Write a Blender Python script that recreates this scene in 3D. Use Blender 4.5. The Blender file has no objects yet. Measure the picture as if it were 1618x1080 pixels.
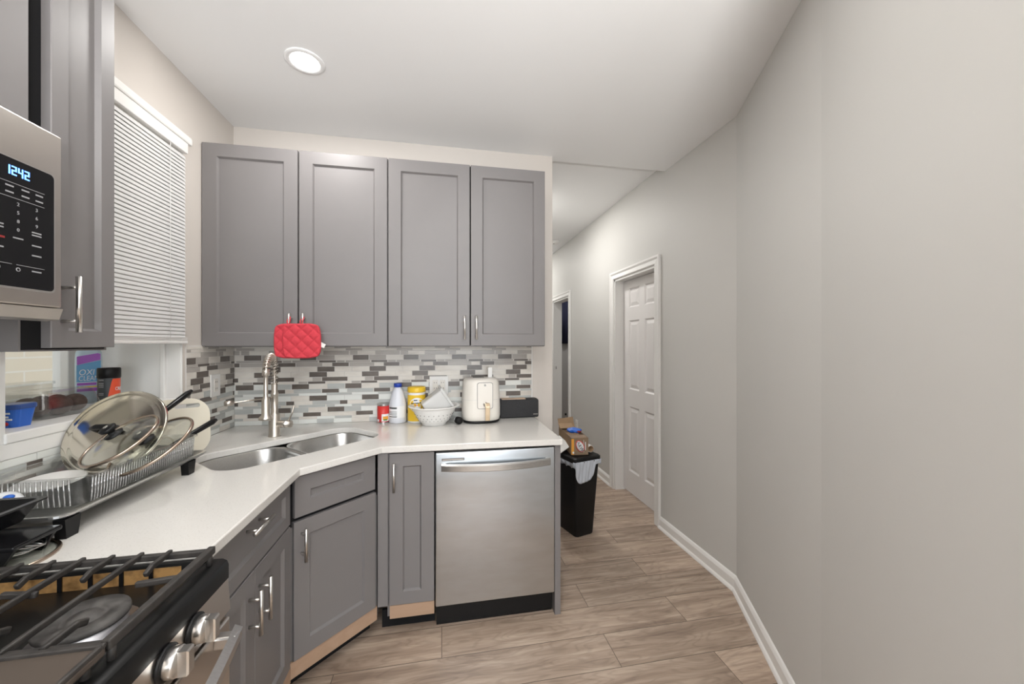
import bpy, bmesh, math, random
from mathutils import Matrix, Vector
random.seed(7)
PI = math.pi
C = bpy.context.scene.collection
sc = bpy.context.scene

# ------------------------------------------------------------------ camera, world, lights, exposure
F, PSI, HC = 595.0, math.radians(10.57), 1.405
cd = bpy.data.cameras.new('camera'); cam = bpy.data.objects.new('camera', cd); C.objects.link(cam)
cd.sensor_width = 36.0; cd.lens = F / 1618 * 36.0; cd.clip_start = 0.02; cd.clip_end = 100
cd.shift_y = 2.0 / 1618
cam.location = (0, 0, HC); cam.rotation_euler = (PI / 2, 0, -PSI)
sc.camera = cam
sc.view_settings.view_transform = 'Standard'; sc.view_settings.look = 'None'
sc.view_settings.gamma = 1.0; sc.view_settings.use_curve_mapping = False
sc.view_settings.exposure = 0.12

w = bpy.data.worlds.new('daylight'); sc.world = w; w.use_nodes = True
w.node_tree.nodes['Background'].inputs[0].default_value = (0.86, 0.93, 1.0, 1)
w.node_tree.nodes['Background'].inputs[1].default_value = 1.9

def area(name, loc, rot, size, power, col=(1, 1, 1), size_y=None, shape=None, spread=None):
    l = bpy.data.lights.new(name, 'AREA'); l.energy = power; l.color = col; l.size = size
    l.shape = shape or ('RECTANGLE' if size_y else 'DISK')
    if size_y: l.size_y = size_y
    if spread: l.spread = spread
    o = bpy.data.objects.new(name, l); C.objects.link(o); o.location = loc; o.rotation_euler = rot
    return o

CEIL = 2.69
WARM = (1.0, 0.975, 0.94)
LED = [(-0.613, 1.862, CEIL), (0.25, 1.0, CEIL), (-0.35, -0.3, CEIL), (0.75, -1.3, CEIL), (-0.5, -1.9, CEIL)]  # only the first is in view; the others are added fill lights
HALL_FILL = [(0.95, 3.6, CEIL + 0.055), (0.95, 5.6, CEIL + 0.055)]  # added hall lights, placed where the camera cannot see them
# added fill light at an assumed rear window, tilted up to the ceiling
area('rear_fill_daylight', (0.45, -3.42, 1.6), (PI / 2 + 0.75, 0, 0), 2.6, 105, (0.93, 0.97, 1.0), 1.7)

# ------------------------------------------------------------------ materials
def mat(name, col, rough=0.5, metal=0.0, **kw):
    m = bpy.data.materials.new(name); m.use_nodes = True
    b = m.node_tree.nodes['Principled BSDF']
    b.inputs['Base Color'].default_value = (*col, 1); b.inputs['Roughness'].default_value = rough
    b.inputs['Metallic'].default_value = metal
    for k, v in kw.items():
        b.inputs[k.replace('_', ' ')].default_value = v
    return m

def srgb(r, g, b):
    f = lambda v: (v / 255 / 12.92) if v / 255 <= 0.04045 else ((v / 255 + 0.055) / 1.055) ** 2.4
    return (f(r), f(g), f(b))

def nodes_of(m): return m.node_tree.nodes, m.node_tree.links, m.node_tree.nodes['Principled BSDF']

def noisy(m, col2, scale=8, stretch=(1, 1, 1), amount=0.5, bump=0.0, lo=0.35, hi=0.65, detail=4):
    n, l, b = nodes_of(m)
    tc = n.new('ShaderNodeTexCoord'); mp = n.new('ShaderNodeMapping'); mp.inputs['Scale'].default_value = stretch
    nz = n.new('ShaderNodeTexNoise'); nz.inputs['Scale'].default_value = scale; nz.inputs['Detail'].default_value = detail
    l.new(tc.outputs['Object'], mp.inputs['Vector']); l.new(mp.outputs[0], nz.inputs['Vector'])
    cr = n.new('ShaderNodeValToRGB'); cr.color_ramp.elements[0].position = lo; cr.color_ramp.elements[1].position = hi
    c1 = tuple(b.inputs['Base Color'].default_value)[:3]
    cr.color_ramp.elements[0].color = (*c1, 1)
    cr.color_ramp.elements[1].color = (*[c1[i] * (1 - amount) + col2[i] * amount for i in range(3)], 1)
    l.new(nz.outputs['Fac'], cr.inputs[0]); l.new(cr.outputs[0], b.inputs['Base Color'])
    if bump:
        bp = n.new('ShaderNodeBump'); bp.inputs['Strength'].default_value = bump; bp.inputs['Distance'].default_value = 0.002
        l.new(nz.outputs['Fac'], bp.inputs['Height']); l.new(bp.outputs[0], b.inputs['Normal'])
    return m

M = {}
M['wall'] = noisy(mat('wall_paint', (0.60, 0.592, 0.57), 0.55), (0.575, 0.567, 0.545), 1.3, amount=0.5, bump=0.0)
M['wall_warm'] = mat('wall_paint_cream', (0.63, 0.585, 0.542), 0.55)
M['ceiling'] = mat('ceiling_paint', (0.88, 0.885, 0.89), 0.6)
M['trim'] = mat('trim_paint', (0.80, 0.79, 0.77), 0.35)
M['door'] = mat('door_paint', (0.76, 0.74, 0.73), 0.4)
M['tan'] = mat('ledge_paint', (0.50, 0.45, 0.38), 0.7)
M['cab'] = noisy(mat('cabinet_paint', (0.185, 0.174, 0.174), 0.44), (0.20, 0.189, 0.188), 3, amount=0.5)
M['cab_shade'] = mat('cabinet_gap_shade', (0.010, 0.010, 0.011), 0.8, Specular_IOR_Level=0.2)  # near-black stands in for shade in door gaps and toe space
M['rawwood'] = noisy(mat('raw_plywood', (0.43, 0.29, 0.20), 0.7), (0.38, 0.25, 0.165), 9, (0.4, 4, 4), 0.6)
M['quartz'] = noisy(mat('quartz', (0.70, 0.683, 0.652), 0.16), (0.52, 0.50, 0.465), 260, amount=0.55, lo=0.60, hi=0.72, detail=1)
M['pansteel'] = mat('pan_steel', (0.5, 0.49, 0.47), 0.25, 1.0)
M['steel'] = noisy(mat('brushed_steel', (0.60, 0.595, 0.585), 0.30, 1.0), (0.50, 0.495, 0.485), 60, (0.4, 4, 4), 0.5)
M['steel_dw'] = noisy(mat('dishwasher_steel', (0.63, 0.67, 0.71), 0.33, 1.0), (0.55, 0.57, 0.59), 14, (0.6, 4, 2.2), 0.4)
n_, l_, b_ = nodes_of(M['steel_dw']); b_.inputs['Anisotropic'].default_value = 0.75
tg_ = n_.new('ShaderNodeTangent'); tg_.axis = 'Z'; l_.new(tg_.outputs[0], b_.inputs['Tangent'])
M['nickel'] = mat('brushed_nickel', (0.66, 0.61, 0.55), 0.36, 1.0)
M['handle'] = mat('satin_handle', (0.70, 0.68, 0.65), 0.28, 1.0)
M['mwsteel'] = mat('microwave_steel', (0.60, 0.56, 0.52), 0.30, 1.0)
M['black'] = mat('black_gloss', (0.006, 0.006, 0.007), 0.2, Specular_IOR_Level=0.35)
M['blackplastic'] = mat('black_plastic', (0.006, 0.006, 0.0065), 0.45, Specular_IOR_Level=0.3)
M['enamel'] = mat('black_enamel', (0.008, 0.008, 0.008), 0.28, Specular_IOR_Level=0.22)
M['iron'] = noisy(mat('cast_iron', (0.022, 0.020, 0.019), 0.5), (0.06, 0.053, 0.047), 40, amount=0.5, bump=0.2)
M['griddle'] = noisy(mat('griddle_plate', (0.030, 0.021, 0.015, ), 0.5, 0.0, Specular_IOR_Level=0.25), (0.085, 0.068, 0.056), 9, (1, 2, 1), 0.8)
M['burner'] = noisy(mat('burner_cap', (0.04, 0.037, 0.035), 0.6), (0.11, 0.103, 0.097), 40, amount=0.7)
M['alu'] = noisy(mat('burner_base', (0.5, 0.5, 0.52), 0.4, 1.0), (0.3, 0.3, 0.33), 30, amount=0.7)
M['grease_glare'] = noisy(mat('greasy_lit_enamel', (0.62, 0.36, 0.14), 0.35, 0.45), (0.10, 0.05, 0.02), 34, amount=1.0, bump=0.5, lo=0.42, hi=0.75)  # grease stains plus lamp glare, both put into the gold-brown colour
M['blind'] = mat('blind_vinyl', (0.70, 0.70, 0.695), 0.4)
M['white'] = mat('white_plastic', (0.80, 0.79, 0.77), 0.35)
M['cream'] = mat('cream_plastic', (0.77, 0.735, 0.68), 0.32)
M['board'] = mat('board_plastic', (0.74, 0.69, 0.57), 0.4)
M['gold'] = mat('gold_handle', (0.68, 0.53, 0.36), 0.35, 0.6)
M['grey'] = mat('grey_line', (0.16, 0.155, 0.15), 0.5)
M['grout'] = mat('grout', (0.66, 0.64, 0.61), 0.8)
M['t_dark'] = noisy(mat('tile_dark', srgb(96, 88, 82), 0.28), srgb(112, 104, 98), 20, (1, 1, 4), 0.7)
M['t_grey'] = noisy(mat('tile_grey', srgb(170, 164, 158), 0.28), srgb(184, 178, 172), 12, (1, 1, 5), 0.7)
M['t_marble'] = noisy(mat('tile_marble', srgb(222, 217, 209), 0.30), srgb(196, 188, 178), 9, (1, 1, 3), 0.7, lo=0.45, hi=0.75)
M['t_blue'] = noisy(mat('tile_blue_grey', srgb(178, 181, 179), 0.28), srgb(192, 194, 191), 12, (1, 1, 5), 0.7)
M['t_white'] = mat('tile_white_glass', srgb(226, 228, 224), 0.28)
M['red_cloth'] = noisy(mat('red_cotton', (0.60, 0.045, 0.065), 0.85), (0.50, 0.035, 0.05), 160, amount=0.6, bump=0.3)
M['blue_cap'] = mat('blue_cap', (0.015, 0.06, 0.42), 0.4)
M['hdpe'] = mat('milky_plastic', (0.72, 0.74, 0.80), 0.38)
M['yellow'] = mat('yellow_plastic', (0.85, 0.55, 0.03), 0.4)
M['label_white'] = mat('label_white', (0.82, 0.83, 0.85), 0.45)
M['ink'] = mat('dark_ink', (0.04, 0.045, 0.05), 0.5)
M['red'] = mat('red_print', (0.66, 0.04, 0.035), 0.4)
M['orange'] = mat('orange_print', (0.80, 0.36, 0.05), 0.45)
M['green'] = mat('green_print', (0.08, 0.22, 0.04), 0.5)
M['orangered'] = mat('orange_red_print', (0.80, 0.10, 0.04), 0.4)
M['purple'] = mat('purple_plastic', (0.40, 0.09, 0.58), 0.35)
M['skyblue'] = mat('blue_print', (0.10, 0.36, 0.66), 0.35)
M['paleblue'] = mat('pale_blue_bottle', (0.60, 0.74, 0.86), 0.35)
M['blue'] = mat('blue_print_strong', (0.02, 0.13, 0.58), 0.35)
M['navy'] = mat('navy_lid', (0.02, 0.07, 0.28), 0.35)
M['card'] = noisy(mat('brown_cardboard', (0.36, 0.24, 0.14), 0.8), (0.31, 0.20, 0.115), 20, amount=0.6)
M['card_print'] = noisy(mat('brown_print', (0.23, 0.155, 0.095), 0.55), (0.30, 0.21, 0.14), 8, (1, 1, 3), 0.7)
M['speaker'] = noisy(mat('speaker_cloth', (0.022, 0.022, 0.024), 0.85), (0.045, 0.045, 0.048), 420, amount=0.8, bump=0.3)
M['tanwood'] = mat('tan_top', (0.55, 0.40, 0.29), 0.5)
M['bag'] = mat('bin_liner', (0.62, 0.66, 0.73), 0.45, Transmission_Weight=0.15)
M['muffin'] = noisy(mat('chocolate_cake', (0.055, 0.03, 0.022), 0.7), (0.12, 0.075, 0.06), 60, amount=0.8, bump=0.5)
M['paper'] = mat('paper', (0.78, 0.77, 0.74), 0.8)
M['bronze'] = mat('bronze_rim', (0.45, 0.36, 0.29), 0.25, 1.0)
M['lidsteel'] = mat('lid_steel', (0.70, 0.66, 0.58), 0.16, 1.0)
M['brownglass'] = mat('amber_cork', (0.42, 0.22, 0.09), 0.5)
M['navycloth'] = mat('navy_curtain', (0.018, 0.020, 0.055), 0.8)
M['bath'] = mat('bath_wall', (0.50, 0.49, 0.48), 0.5)
M['lampglow'] = mat('lamp_diffuser', (1, 1, 1), 0.5, Emission_Color=(1.0, 0.98, 0.95, 1), Emission_Strength=6.0)
M['clockglow'] = mat('clock_digits', (0.05, 0.1, 0.3), 0.5, Emission_Color=(0.10, 0.30, 1.0, 1), Emission_Strength=5.0)
M['panel_ink'] = mat('panel_print', (0.30, 0.30, 0.31), 0.5)
M['redink'] = mat('panel_red', (0.25, 0.02, 0.02), 0.5)

def glass(name, col=(1, 1, 1), clear=0.86, rough=0.03):
    m = bpy.data.materials.new(name); m.use_nodes = True
    n, l = m.node_tree.nodes, m.node_tree.links
    for x in list(n): n.remove(x)
    o = n.new('ShaderNodeOutputMaterial'); t = n.new('ShaderNodeBsdfTransparent'); g = n.new('ShaderNodeBsdfGlossy')
    t.inputs[0].default_value = (*col, 1); g.inputs['Roughness'].default_value = rough
    fr = n.new('ShaderNodeFresnel'); fr.inputs['IOR'].default_value = 1.45
    ad = n.new('ShaderNodeMath'); ad.operation = 'ADD'; ad.use_clamp = True; ad.inputs[1].default_value = 1 - clear
    mx = n.new('ShaderNodeMixShader')
    ge = n.new('ShaderNodeNewGeometry'); iv = n.new('ShaderNodeMath'); iv.operation = 'SUBTRACT'; iv.inputs[0].default_value = 1.0; ml = n.new('ShaderNodeMath'); ml.operation = 'MULTIPLY'
    l.new(ge.outputs['Backfacing'], iv.inputs[1]); l.new(fr.outputs[0], ml.inputs[0]); l.new(iv.outputs[0], ml.inputs[1])
    l.new(ml.outputs[0], ad.inputs[0]); l.new(ad.outputs[0], mx.inputs[0])
    l.new(t.outputs[0], mx.inputs[1]); l.new(g.outputs[0], mx.inputs[2]); l.new(mx.outputs[0], o.inputs[0])
    return m
M['pane'] = glass('window_glass', (0.97, 0.98, 0.98), 0.97, 0.0)
M['lidglass'] = glass('lid_glass', (0.93, 0.94, 0.92), 0.93)
M['clear'] = glass('clear_plastic', (0.92, 0.93, 0.93), 0.86, 0.12)
M['ribs'] = glass('clear_rib', (0.97, 0.97, 0.97), 0.62, 0.18)
M['mesh'] = glass('mesh_basket', (0.80, 0.80, 0.80), 0.70, 0.2)

def floor_mat():
    m = mat('oak_planks', (0.3, 0.22, 0.16), 0.42)
    n, l, b = nodes_of(m)
    tc = n.new('ShaderNodeTexCoord')
    br = n.new('ShaderNodeTexBrick'); br.offset = 0.37; br.inputs['Scale'].default_value = 1.0
    br.inputs['Brick Width'].default_value = 1.22; br.inputs['Row Height'].default_value = 0.19
    br.inputs['Mortar Size'].default_value = 0.0018; br.inputs['Mortar Smooth'].default_value = 0.2
    br.inputs['Color1'].default_value = (0, 0, 0, 1); br.inputs['Color2'].default_value = (1, 1, 1, 1); br.inputs['Mortar'].default_value = (0.5, 0.5, 0.5, 1)
    l.new(tc.outputs['Object'], br.inputs['Vector'])
    # each plank shifts its own grain
    sh = n.new('ShaderNodeVectorMath'); sh.operation = 'SCALE'; sh.inputs['Scale'].default_value = 37.0
    l.new(br.outputs['Color'], sh.inputs[0])
    ad = n.new('ShaderNodeVectorMath'); ad.operation = 'ADD'; l.new(tc.outputs['Object'], ad.inputs[0]); l.new(sh.outputs[0], ad.inputs[1])
    mp = n.new('ShaderNodeMapping'); mp.inputs['Scale'].default_value = (0.9, 9, 1); l.new(ad.outputs[0], mp.inputs['Vector'])
    nz = n.new('ShaderNodeTexNoise'); nz.inputs['Scale'].default_value = 2.6; nz.inputs['Detail'].default_value = 7; nz.inputs['Roughness'].default_value = 0.62; nz.inputs['Distortion'].default_value = 0.8
    l.new(mp.outputs[0], nz.inputs['Vector'])
    cr = n.new('ShaderNodeValToRGB'); e = cr.color_ramp.elements
    e[0].position = 0.30; e[0].color = (*srgb(132, 113, 99), 1); e[1].position = 0.72; e[1].color = (*srgb(196, 177, 159), 1)
    k = cr.color_ramp.elements.new(0.5); k.color = (*srgb(168, 148, 131), 1)
    l.new(nz.outputs['Fac'], cr.inputs[0])
    # knots and rings
    mp2 = n.new('ShaderNodeMapping'); mp2.inputs['Scale'].default_value = (1.3, 5.5, 1); l.new(ad.outputs[0], mp2.inputs['Vector'])
    nz2 = n.new('ShaderNodeTexNoise'); nz2.inputs['Scale'].default_value = 1.5; nz2.inputs['Detail'].default_value = 2
    l.new(mp2.outputs[0], nz2.inputs['Vector'])
    wv = n.new('ShaderNodeMath'); wv.operation = 'MULTIPLY'; wv.inputs[1].default_value = 95; l.new(nz2.outputs['Fac'], wv.inputs[0])
    sn = n.new('ShaderNodeMath'); sn.operation = 'SINE'; l.new(wv.outputs[0], sn.inputs[0])
    r2 = n.new('ShaderNodeMapRange'); r2.inputs[1].default_value = 0.2; r2.inputs[2].default_value = 1.0; r2.inputs[3].default_value = 1.0; r2.inputs[4].default_value = 0.86
    l.new(sn.outputs[0], r2.inputs[0])
    tone = n.new('ShaderNodeMapRange'); tone.inputs[3].default_value = 0.80; tone.inputs[4].default_value = 1.12
    l.new(br.outputs['Color'], tone.inputs[0])
    mu = n.new('ShaderNodeMath'); mu.operation = 'MULTIPLY'; l.new(r2.outputs[0], mu.inputs[0]); l.new(tone.outputs[0], mu.inputs[1])
    sc1 = n.new('ShaderNodeVectorMath'); sc1.operation = 'SCALE'; l.new(cr.outputs[0], sc1.inputs[0]); l.new(mu.outputs[0], sc1.inputs['Scale'])
    mx = n.new('ShaderNodeMix'); mx.data_type = 'RGBA'; mx.inputs['B'].default_value = (0.05, 0.035, 0.025, 1)
    fm = n.new('ShaderNodeMath'); fm.operation = 'MULTIPLY'; fm.inputs[1].default_value = 0.8; l.new(br.outputs['Fac'], fm.inputs[0])
    l.new(fm.outputs[0], mx.inputs['Factor']); l.new(sc1.outputs[0], mx.inputs['A']); l.new(mx.outputs['Result'], b.inputs['Base Color'])
    return m
M['floor'] = floor_mat()

def brick_mat():
    m = mat('tan_brick', (0.6, 0.5, 0.4), 0.9); n, l, b = nodes_of(m)
    tc = n.new('ShaderNodeTexCoord'); mp = n.new('ShaderNodeMapping'); mp.inputs['Rotation'].default_value = (PI / 2, 0, PI / 2)
    sp = n.new('ShaderNodeSeparateXYZ'); cb = n.new('ShaderNodeCombineXYZ')
    l.new(tc.outputs['Object'], sp.inputs[0]); l.new(sp.outputs['Y'], cb.inputs['X']); l.new(sp.outputs['Z'], cb.inputs['Y'])
    br = n.new('ShaderNodeTexBrick'); br.inputs['Scale'].default_value = 1; br.inputs['Brick Width'].default_value = 0.42; br.inputs['Row Height'].default_value = 0.10
    br.inputs['Mortar Size'].default_value = 0.008; br.inputs['Mortar Smooth'].default_value = 0.6
    br.inputs['Color1'].default_value = (0.66, 0.57, 0.44, 1); br.inputs['Color2'].default_value = (0.60, 0.51, 0.39, 1); br.inputs['Mortar'].default_value = (0.68, 0.63, 0.55, 1)
    l.new(cb.outputs[0], br.inputs['Vector']); l.new(br.outputs['Color'], b.inputs['Base Color'])
    return m
M['brick'] = brick_mat()

# ------------------------------------------------------------------ mesh helpers
WM = {}
class MB:
    """collects shapes into ONE mesh; world=True: coordinates are world ones and get shifted to the parent's base"""
    def __init__(s, world=True): s.bm = bmesh.new(); s.world = world; s.T = Matrix.Identity(4); s.mi = 0
    def _add(s, bm2, smooth=False):
        for f in bm2.faces: f.material_index = s.mi; f.smooth = smooth
        bmesh.ops.transform(bm2, matrix=s.T, verts=bm2.verts)
        me = bpy.data.meshes.new('tmp'); bm2.to_mesh(me); bm2.free()
        s.bm.from_mesh(me); bpy.data.meshes.remove(me); return s
    def box(s, x0, x1, y0, y1, z0, z1, bev=0.0, seg=2):
        b = bmesh.new(); bmesh.ops.create_cube(b, size=1)
        bmesh.ops.transform(b, matrix=Matrix.Translation(((x0 + x1) / 2, (y0 + y1) / 2, (z0 + z1) / 2)) @ Matrix.Diagonal((x1 - x0, y1 - y0, z1 - z0, 1)), verts=b.verts)
        if bev: bmesh.ops.bevel(b, geom=b.edges[:], offset=bev, segments=seg, affect='EDGES', profile=0.5)
        return s._add(b)
    def obox(s, cen, size, rot, bev=0.0, seg=2):
        b = bmesh.new(); bmesh.ops.create_cube(b, size=1)
        bmesh.ops.transform(b, matrix=Matrix.Diagonal((*size, 1)), verts=b.verts)
        if bev: bmesh.ops.bevel(b, geom=b.edges[:], offset=bev, segments=seg, affect='EDGES', profile=0.5)
        bmesh.ops.transform(b, matrix=Matrix.Translation(cen) @ rot, verts=b.verts)
        return s._add(b)
    def tube(s, pts, r, n=12, closed=False, cap=True):
        pts = [Vector(p) for p in pts]; N = len(pts); rs = r if isinstance(r, (list, tuple)) else [r] * N
        b = bmesh.new(); rings = []; prev = None
        for i, p in enumerate(pts):
            if closed: d = (pts[(i + 1) % N] - pts[i - 1])
            else: d = pts[min(i + 1, N - 1)] - pts[max(i - 1, 0)]
            d.normalize()
            if prev is None:
                a = d.orthogonal().normalized()
            else:
                a = (prev - d * prev.dot(d)); a = a.normalized() if a.length > 1e-6 else d.orthogonal().normalized()
            prev = a; c = d.cross(a)
            rings.append([b.verts.new(p + rs[i] * (math.cos(2 * PI * k / n) * a + math.sin(2 * PI * k / n) * c)) for k in range(n)])
        for i in range(N if closed else N - 1):
            A, B = rings[i], rings[(i + 1) % N]
            for k in range(n): b.faces.new((A[k], A[(k + 1) % n], B[(k + 1) % n], B[k]))
        if cap and not closed:
            b.faces.new(list(reversed(rings[0]))); b.faces.new(rings[-1])
        bmesh.ops.recalc_face_normals(b, faces=b.faces[:])
        s._add(b, True)
        return s
    def cyl(s, p0, p1, r, n=24, r2=None):
        return s.tube([p0, p1], [r, r if r2 is None else r2], n)
    def lathe(s, prof, n=40, cen=(0, 0, 0), skip=None, smooth=True, sx=1, sy=1):
        b = bmesh.new(); rings = []
        for r, z in prof:
            if r < 1e-6: rings.append([b.verts.new((0, 0, z))])
            else: rings.append([b.verts.new((r * sx * math.cos(2 * PI * k / n), r * sy * math.sin(2 * PI * k / n), z)) for k in range(n)])
        for i in range(len(prof) - 1):
            A, B = rings[i], rings[i + 1]
            for k in range(n):
                if skip and skip(i, k): continue
                q = (k + 1) % n
                if len(A) == 1 and len(B) == 1: continue
                if len(A) == 1: b.faces.new((A[0], B[q], B[k]))
                elif len(B) == 1: b.faces.new((A[k], A[q], B[0]))
                else: b.faces.new((A[k], A[q], B[q], B[k]))
        bmesh.ops.recalc_face_normals(b, faces=b.faces[:])
        bmesh.ops.transform(b, matrix=Matrix.Translation(cen), verts=b.verts)
        return s._add(b, smooth)
    def prism(s, poly, z0, z1, bev=0.0):
        b = bmesh.new()
        lo = [b.verts.new((x, y, z0)) for x, y in poly]; hi = [b.verts.new((x, y, z1)) for x, y in poly]; N = len(poly)
        b.faces.new(hi); b.faces.new(list(reversed(lo)))
        for i in range(N): b.faces.new((lo[i], lo[(i + 1) % N], hi[(i + 1) % N], hi[i]))
        bmesh.ops.recalc_face_normals(b, faces=b.faces[:])
        if bev: bmesh.ops.bevel(b, geom=b.edges[:], offset=bev, segments=2, affect='EDGES', profile=0.5)
        return s._add(b)
    def quad(s, *ps):
        b = bmesh.new(); b.faces.new([b.verts.new(p) for p in ps]); return s._add(b)
    def loft(s, rings, cap0=True, cap1=True, smooth=False):
        b = bmesh.new(); R = [[b.verts.new(p) for p in r] for r in rings]; n = len(R[0])
        for A, B in zip(R, R[1:]):
            for k in range(n): b.faces.new((A[k], A[(k + 1) % n], B[(k + 1) % n], B[k]))
        if cap0: b.faces.new(list(reversed(R[0])))
        if cap1: b.faces.new(R[-1])
        bmesh.ops.recalc_face_normals(b, faces=b.faces[:])
        return s._add(b, smooth)
    def sphere(s, cen, r, sx=1, sy=1, sz=1, n=20):
        b = bmesh.new(); bmesh.ops.create_uvsphere(b, u_segments=n, v_segments=n // 2, radius=r)
        bmesh.ops.transform(b, matrix=Matrix.Translation(cen) @ Matrix.Diagonal((sx, sy, sz, 1)), verts=b.verts)
        return s._add(b, True)
    def text(s, txt, size, mtx, depth=0.0006, shear=0.0, sx=1.0):
        cu = bpy.data.curves.new('t', 'FONT'); cu.body = txt; cu.size = size; cu.extrude = depth; cu.align_x = 'CENTER'; cu.align_y = 'CENTER'
        cu.shear = shear; cu.resolution_u = 3
        o = bpy.data.objects.new('t', cu); C.objects.link(o)
        dg = bpy.context.evaluated_depsgraph_get(); me = bpy.data.meshes.new_from_object(o.evaluated_get(dg))
        b = bmesh.new(); b.from_mesh(me); bmesh.ops.transform(b, matrix=mtx @ Matrix.Diagonal((sx, 1, 1, 1)), verts=b.verts)
        bpy.data.objects.remove(o); bpy.data.curves.remove(cu); bpy.data.meshes.remove(me)
        return s._add(b)
    def shaker(s, w, h, t=0.02, st=0.058, rec=0.011, inn=0.007):
        """shaker door in the local XZ plane, front towards -Y, back at y=t"""
        e = 0.0018
        def ring(x0, x1, z0, z1, y): return [(x0, y, z0), (x1, y, z0), (x1, y, z1), (x0, y, z1)]
        return s.loft([ring(0, w, 0, h, t), ring(0, w, 0, h, e), ring(e, w - e, e, h - e, 0), ring(st, w - st, st, h - st, 0),
                       ring(st + inn, w - st - inn, st + inn, h - st - inn, rec)])
    def build(s, name, m, parent=None, origin=None):
        bmesh.ops.remove_doubles(s.bm, verts=s.bm.verts, dist=1e-6)
        me = bpy.data.meshes.new(name)
        o = bpy.data.objects.new(name, me); C.objects.link(o)
        if parent is not None:
            o.parent = parent; WM[o.name] = WM[parent.name]
            if s.world: bmesh.ops.transform(s.bm, matrix=WM[parent.name].inverted(), verts=s.bm.verts)
        else:
            if origin is not None:
                if s.world: bmesh.ops.translate(s.bm, vec=-Vector(origin), verts=s.bm.verts)
                o.location = origin; WM[o.name] = Matrix.Translation(origin)
            else: WM[o.name] = Matrix.Identity(4)
        s.bm.to_mesh(me); s.bm.free()
        for x in (m if isinstance(m, (list, tuple)) else [m]): me.materials.append(M[x] if isinstance(x, str) else x)
        return o

def thing(name, label, cat, loc=(0, 0, 0), rz=0.0, group=None, rot=None):
    o = bpy.data.objects.new(name, None); C.objects.link(o); o.empty_display_size = 0.05
    o.location = loc; o.rotation_euler = rot if rot else (0, 0, rz)
    from mathutils import Euler
    WM[o.name] = Matrix.Translation(loc) @ Euler(rot if rot else (0, 0, rz)).to_matrix().to_4x4()
    return tag(o, label, cat, group)
def tag(o, label, cat, group=None):
    o['label'] = label; o['category'] = cat
    if group: o['group'] = group
    return o
def struct(name, mb, m, parent=None):
    o = mb.build(name, m, parent)
    if parent is None: o['kind'] = 'structure'
    return o
def smooth(o, ang=40):
    for p in o.data.polygons: p.use_smooth = True
    try: o.data.set_sharp_from_angle(angle=math.radians(ang))
    except Exception: pass
    return o
RX = lambda a: Matrix.Rotation(a, 4, 'X')
RY = lambda a: Matrix.Rotation(a, 4, 'Y')
RZ = lambda a: Matrix.Rotation(a, 4, 'Z')
TR = lambda *v: Matrix.Translation(v)
# axes: text/panel frames.  FRONT: faces -Y (read from -Y side).   EAST: faces +X (on the left wall run, read from the room)
FRONT = RX(PI / 2)
EAST = RZ(PI / 2) @ RX(PI / 2)

# ------------------------------------------------------------------ setting
XL, YB = -1.215, 2.50            # left wall plane, back wall plane
XR = 1.64                        # right wall plane (hall side)
HALLC = CEIL + 0.055
P1 = (1.632, 1.862); P2 = (1.266, 1.0625); P3 = (0.715, 0.13)
struct('floor', MB().box(-1.7, 3.2, -3.6, 6.9, -0.08, 0.0), 'floor')
struct('ceiling', MB().box(-1.7, 3.2, -3.6, YB + .06, CEIL, CEIL + 0.16), 'ceiling')
struct('ceiling_hall', MB().box(0.5, 3.2, YB + .06, 6.9, HALLC, CEIL + 0.16), 'ceiling')
# left wall with the deep window recess
WY0, WY1, WZ0, WZ1 = 1.30, 2.035, 1.150, 2.33
mb = MB(); T = 0.42
mb.box(XL - T, XL, -3.5, WY0, 0, CEIL); mb.box(XL - T, XL, WY1, YB + 0.12, 0, CEIL)
mb.box(XL - T, XL, WY0, WY1, WZ1, CEIL); mb.box(XL - T, XL, WY0, WY1, 0, WZ0 - 0.03)
struct('wall_left', mb, 'wall_warm')
struct('wall_back', MB().box(XL, 0.749, YB, YB + 0.12, 0, HALLC), 'wall_warm')
struct('wall_hall', MB().box(0.629, 0.749, YB + 0.12, 6.6, 0, HALLC), 'wall')
# right wall with two door openings
D1, D2 = (2.682, 3.392, 2.015), (4.712, 5.43, 2.025)
mb = MB()
mb.box(XR, XR + 0.13, P1[1], D1[0], 0, HALLC + .02); mb.box(XR, XR + 0.13, D1[1], D2[0], 0, HALLC + .02); mb.box(XR, XR + 0.13, D2[1], 6.6, 0, HALLC + .02)
mb.box(XR, XR + 0.13, D1[0], D1[1], D1[2], HALLC + .02); mb.box(XR, XR + 0.13, D2[0], D2[1], D2[2], HALLC + .02)
struct('wall_right', mb, 'wall')
def angled(name, a, b, m='wall', t=0.13):
    d = Vector((b[0] - a[0], b[1] - a[1])); n = Vector((-d.y, d.x)).normalized() * t
    if n.x < 0: n = -n
    return struct(name, MB().prism([a, b, (b[0] + n.x, b[1] + n.y), (a[0] + n.x, a[1] + n.y)], 0, CEIL), m)
angled('wall_right_angle', (XR, P1[1]), P2); angled('wall_right_near', P2, P3)
mb = MB(); mb.box(P3[0], 2.6, P3[1] - 0.02, P3[1] + 0.1, 0, CEIL); struct('wall_return', mb, 'wall')
mb = MB(); mb.box(2.6, 2.72, -3.5, P3[1] + 0.1, 0, CEIL); struct('wall_east', mb, 'wall')
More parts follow.
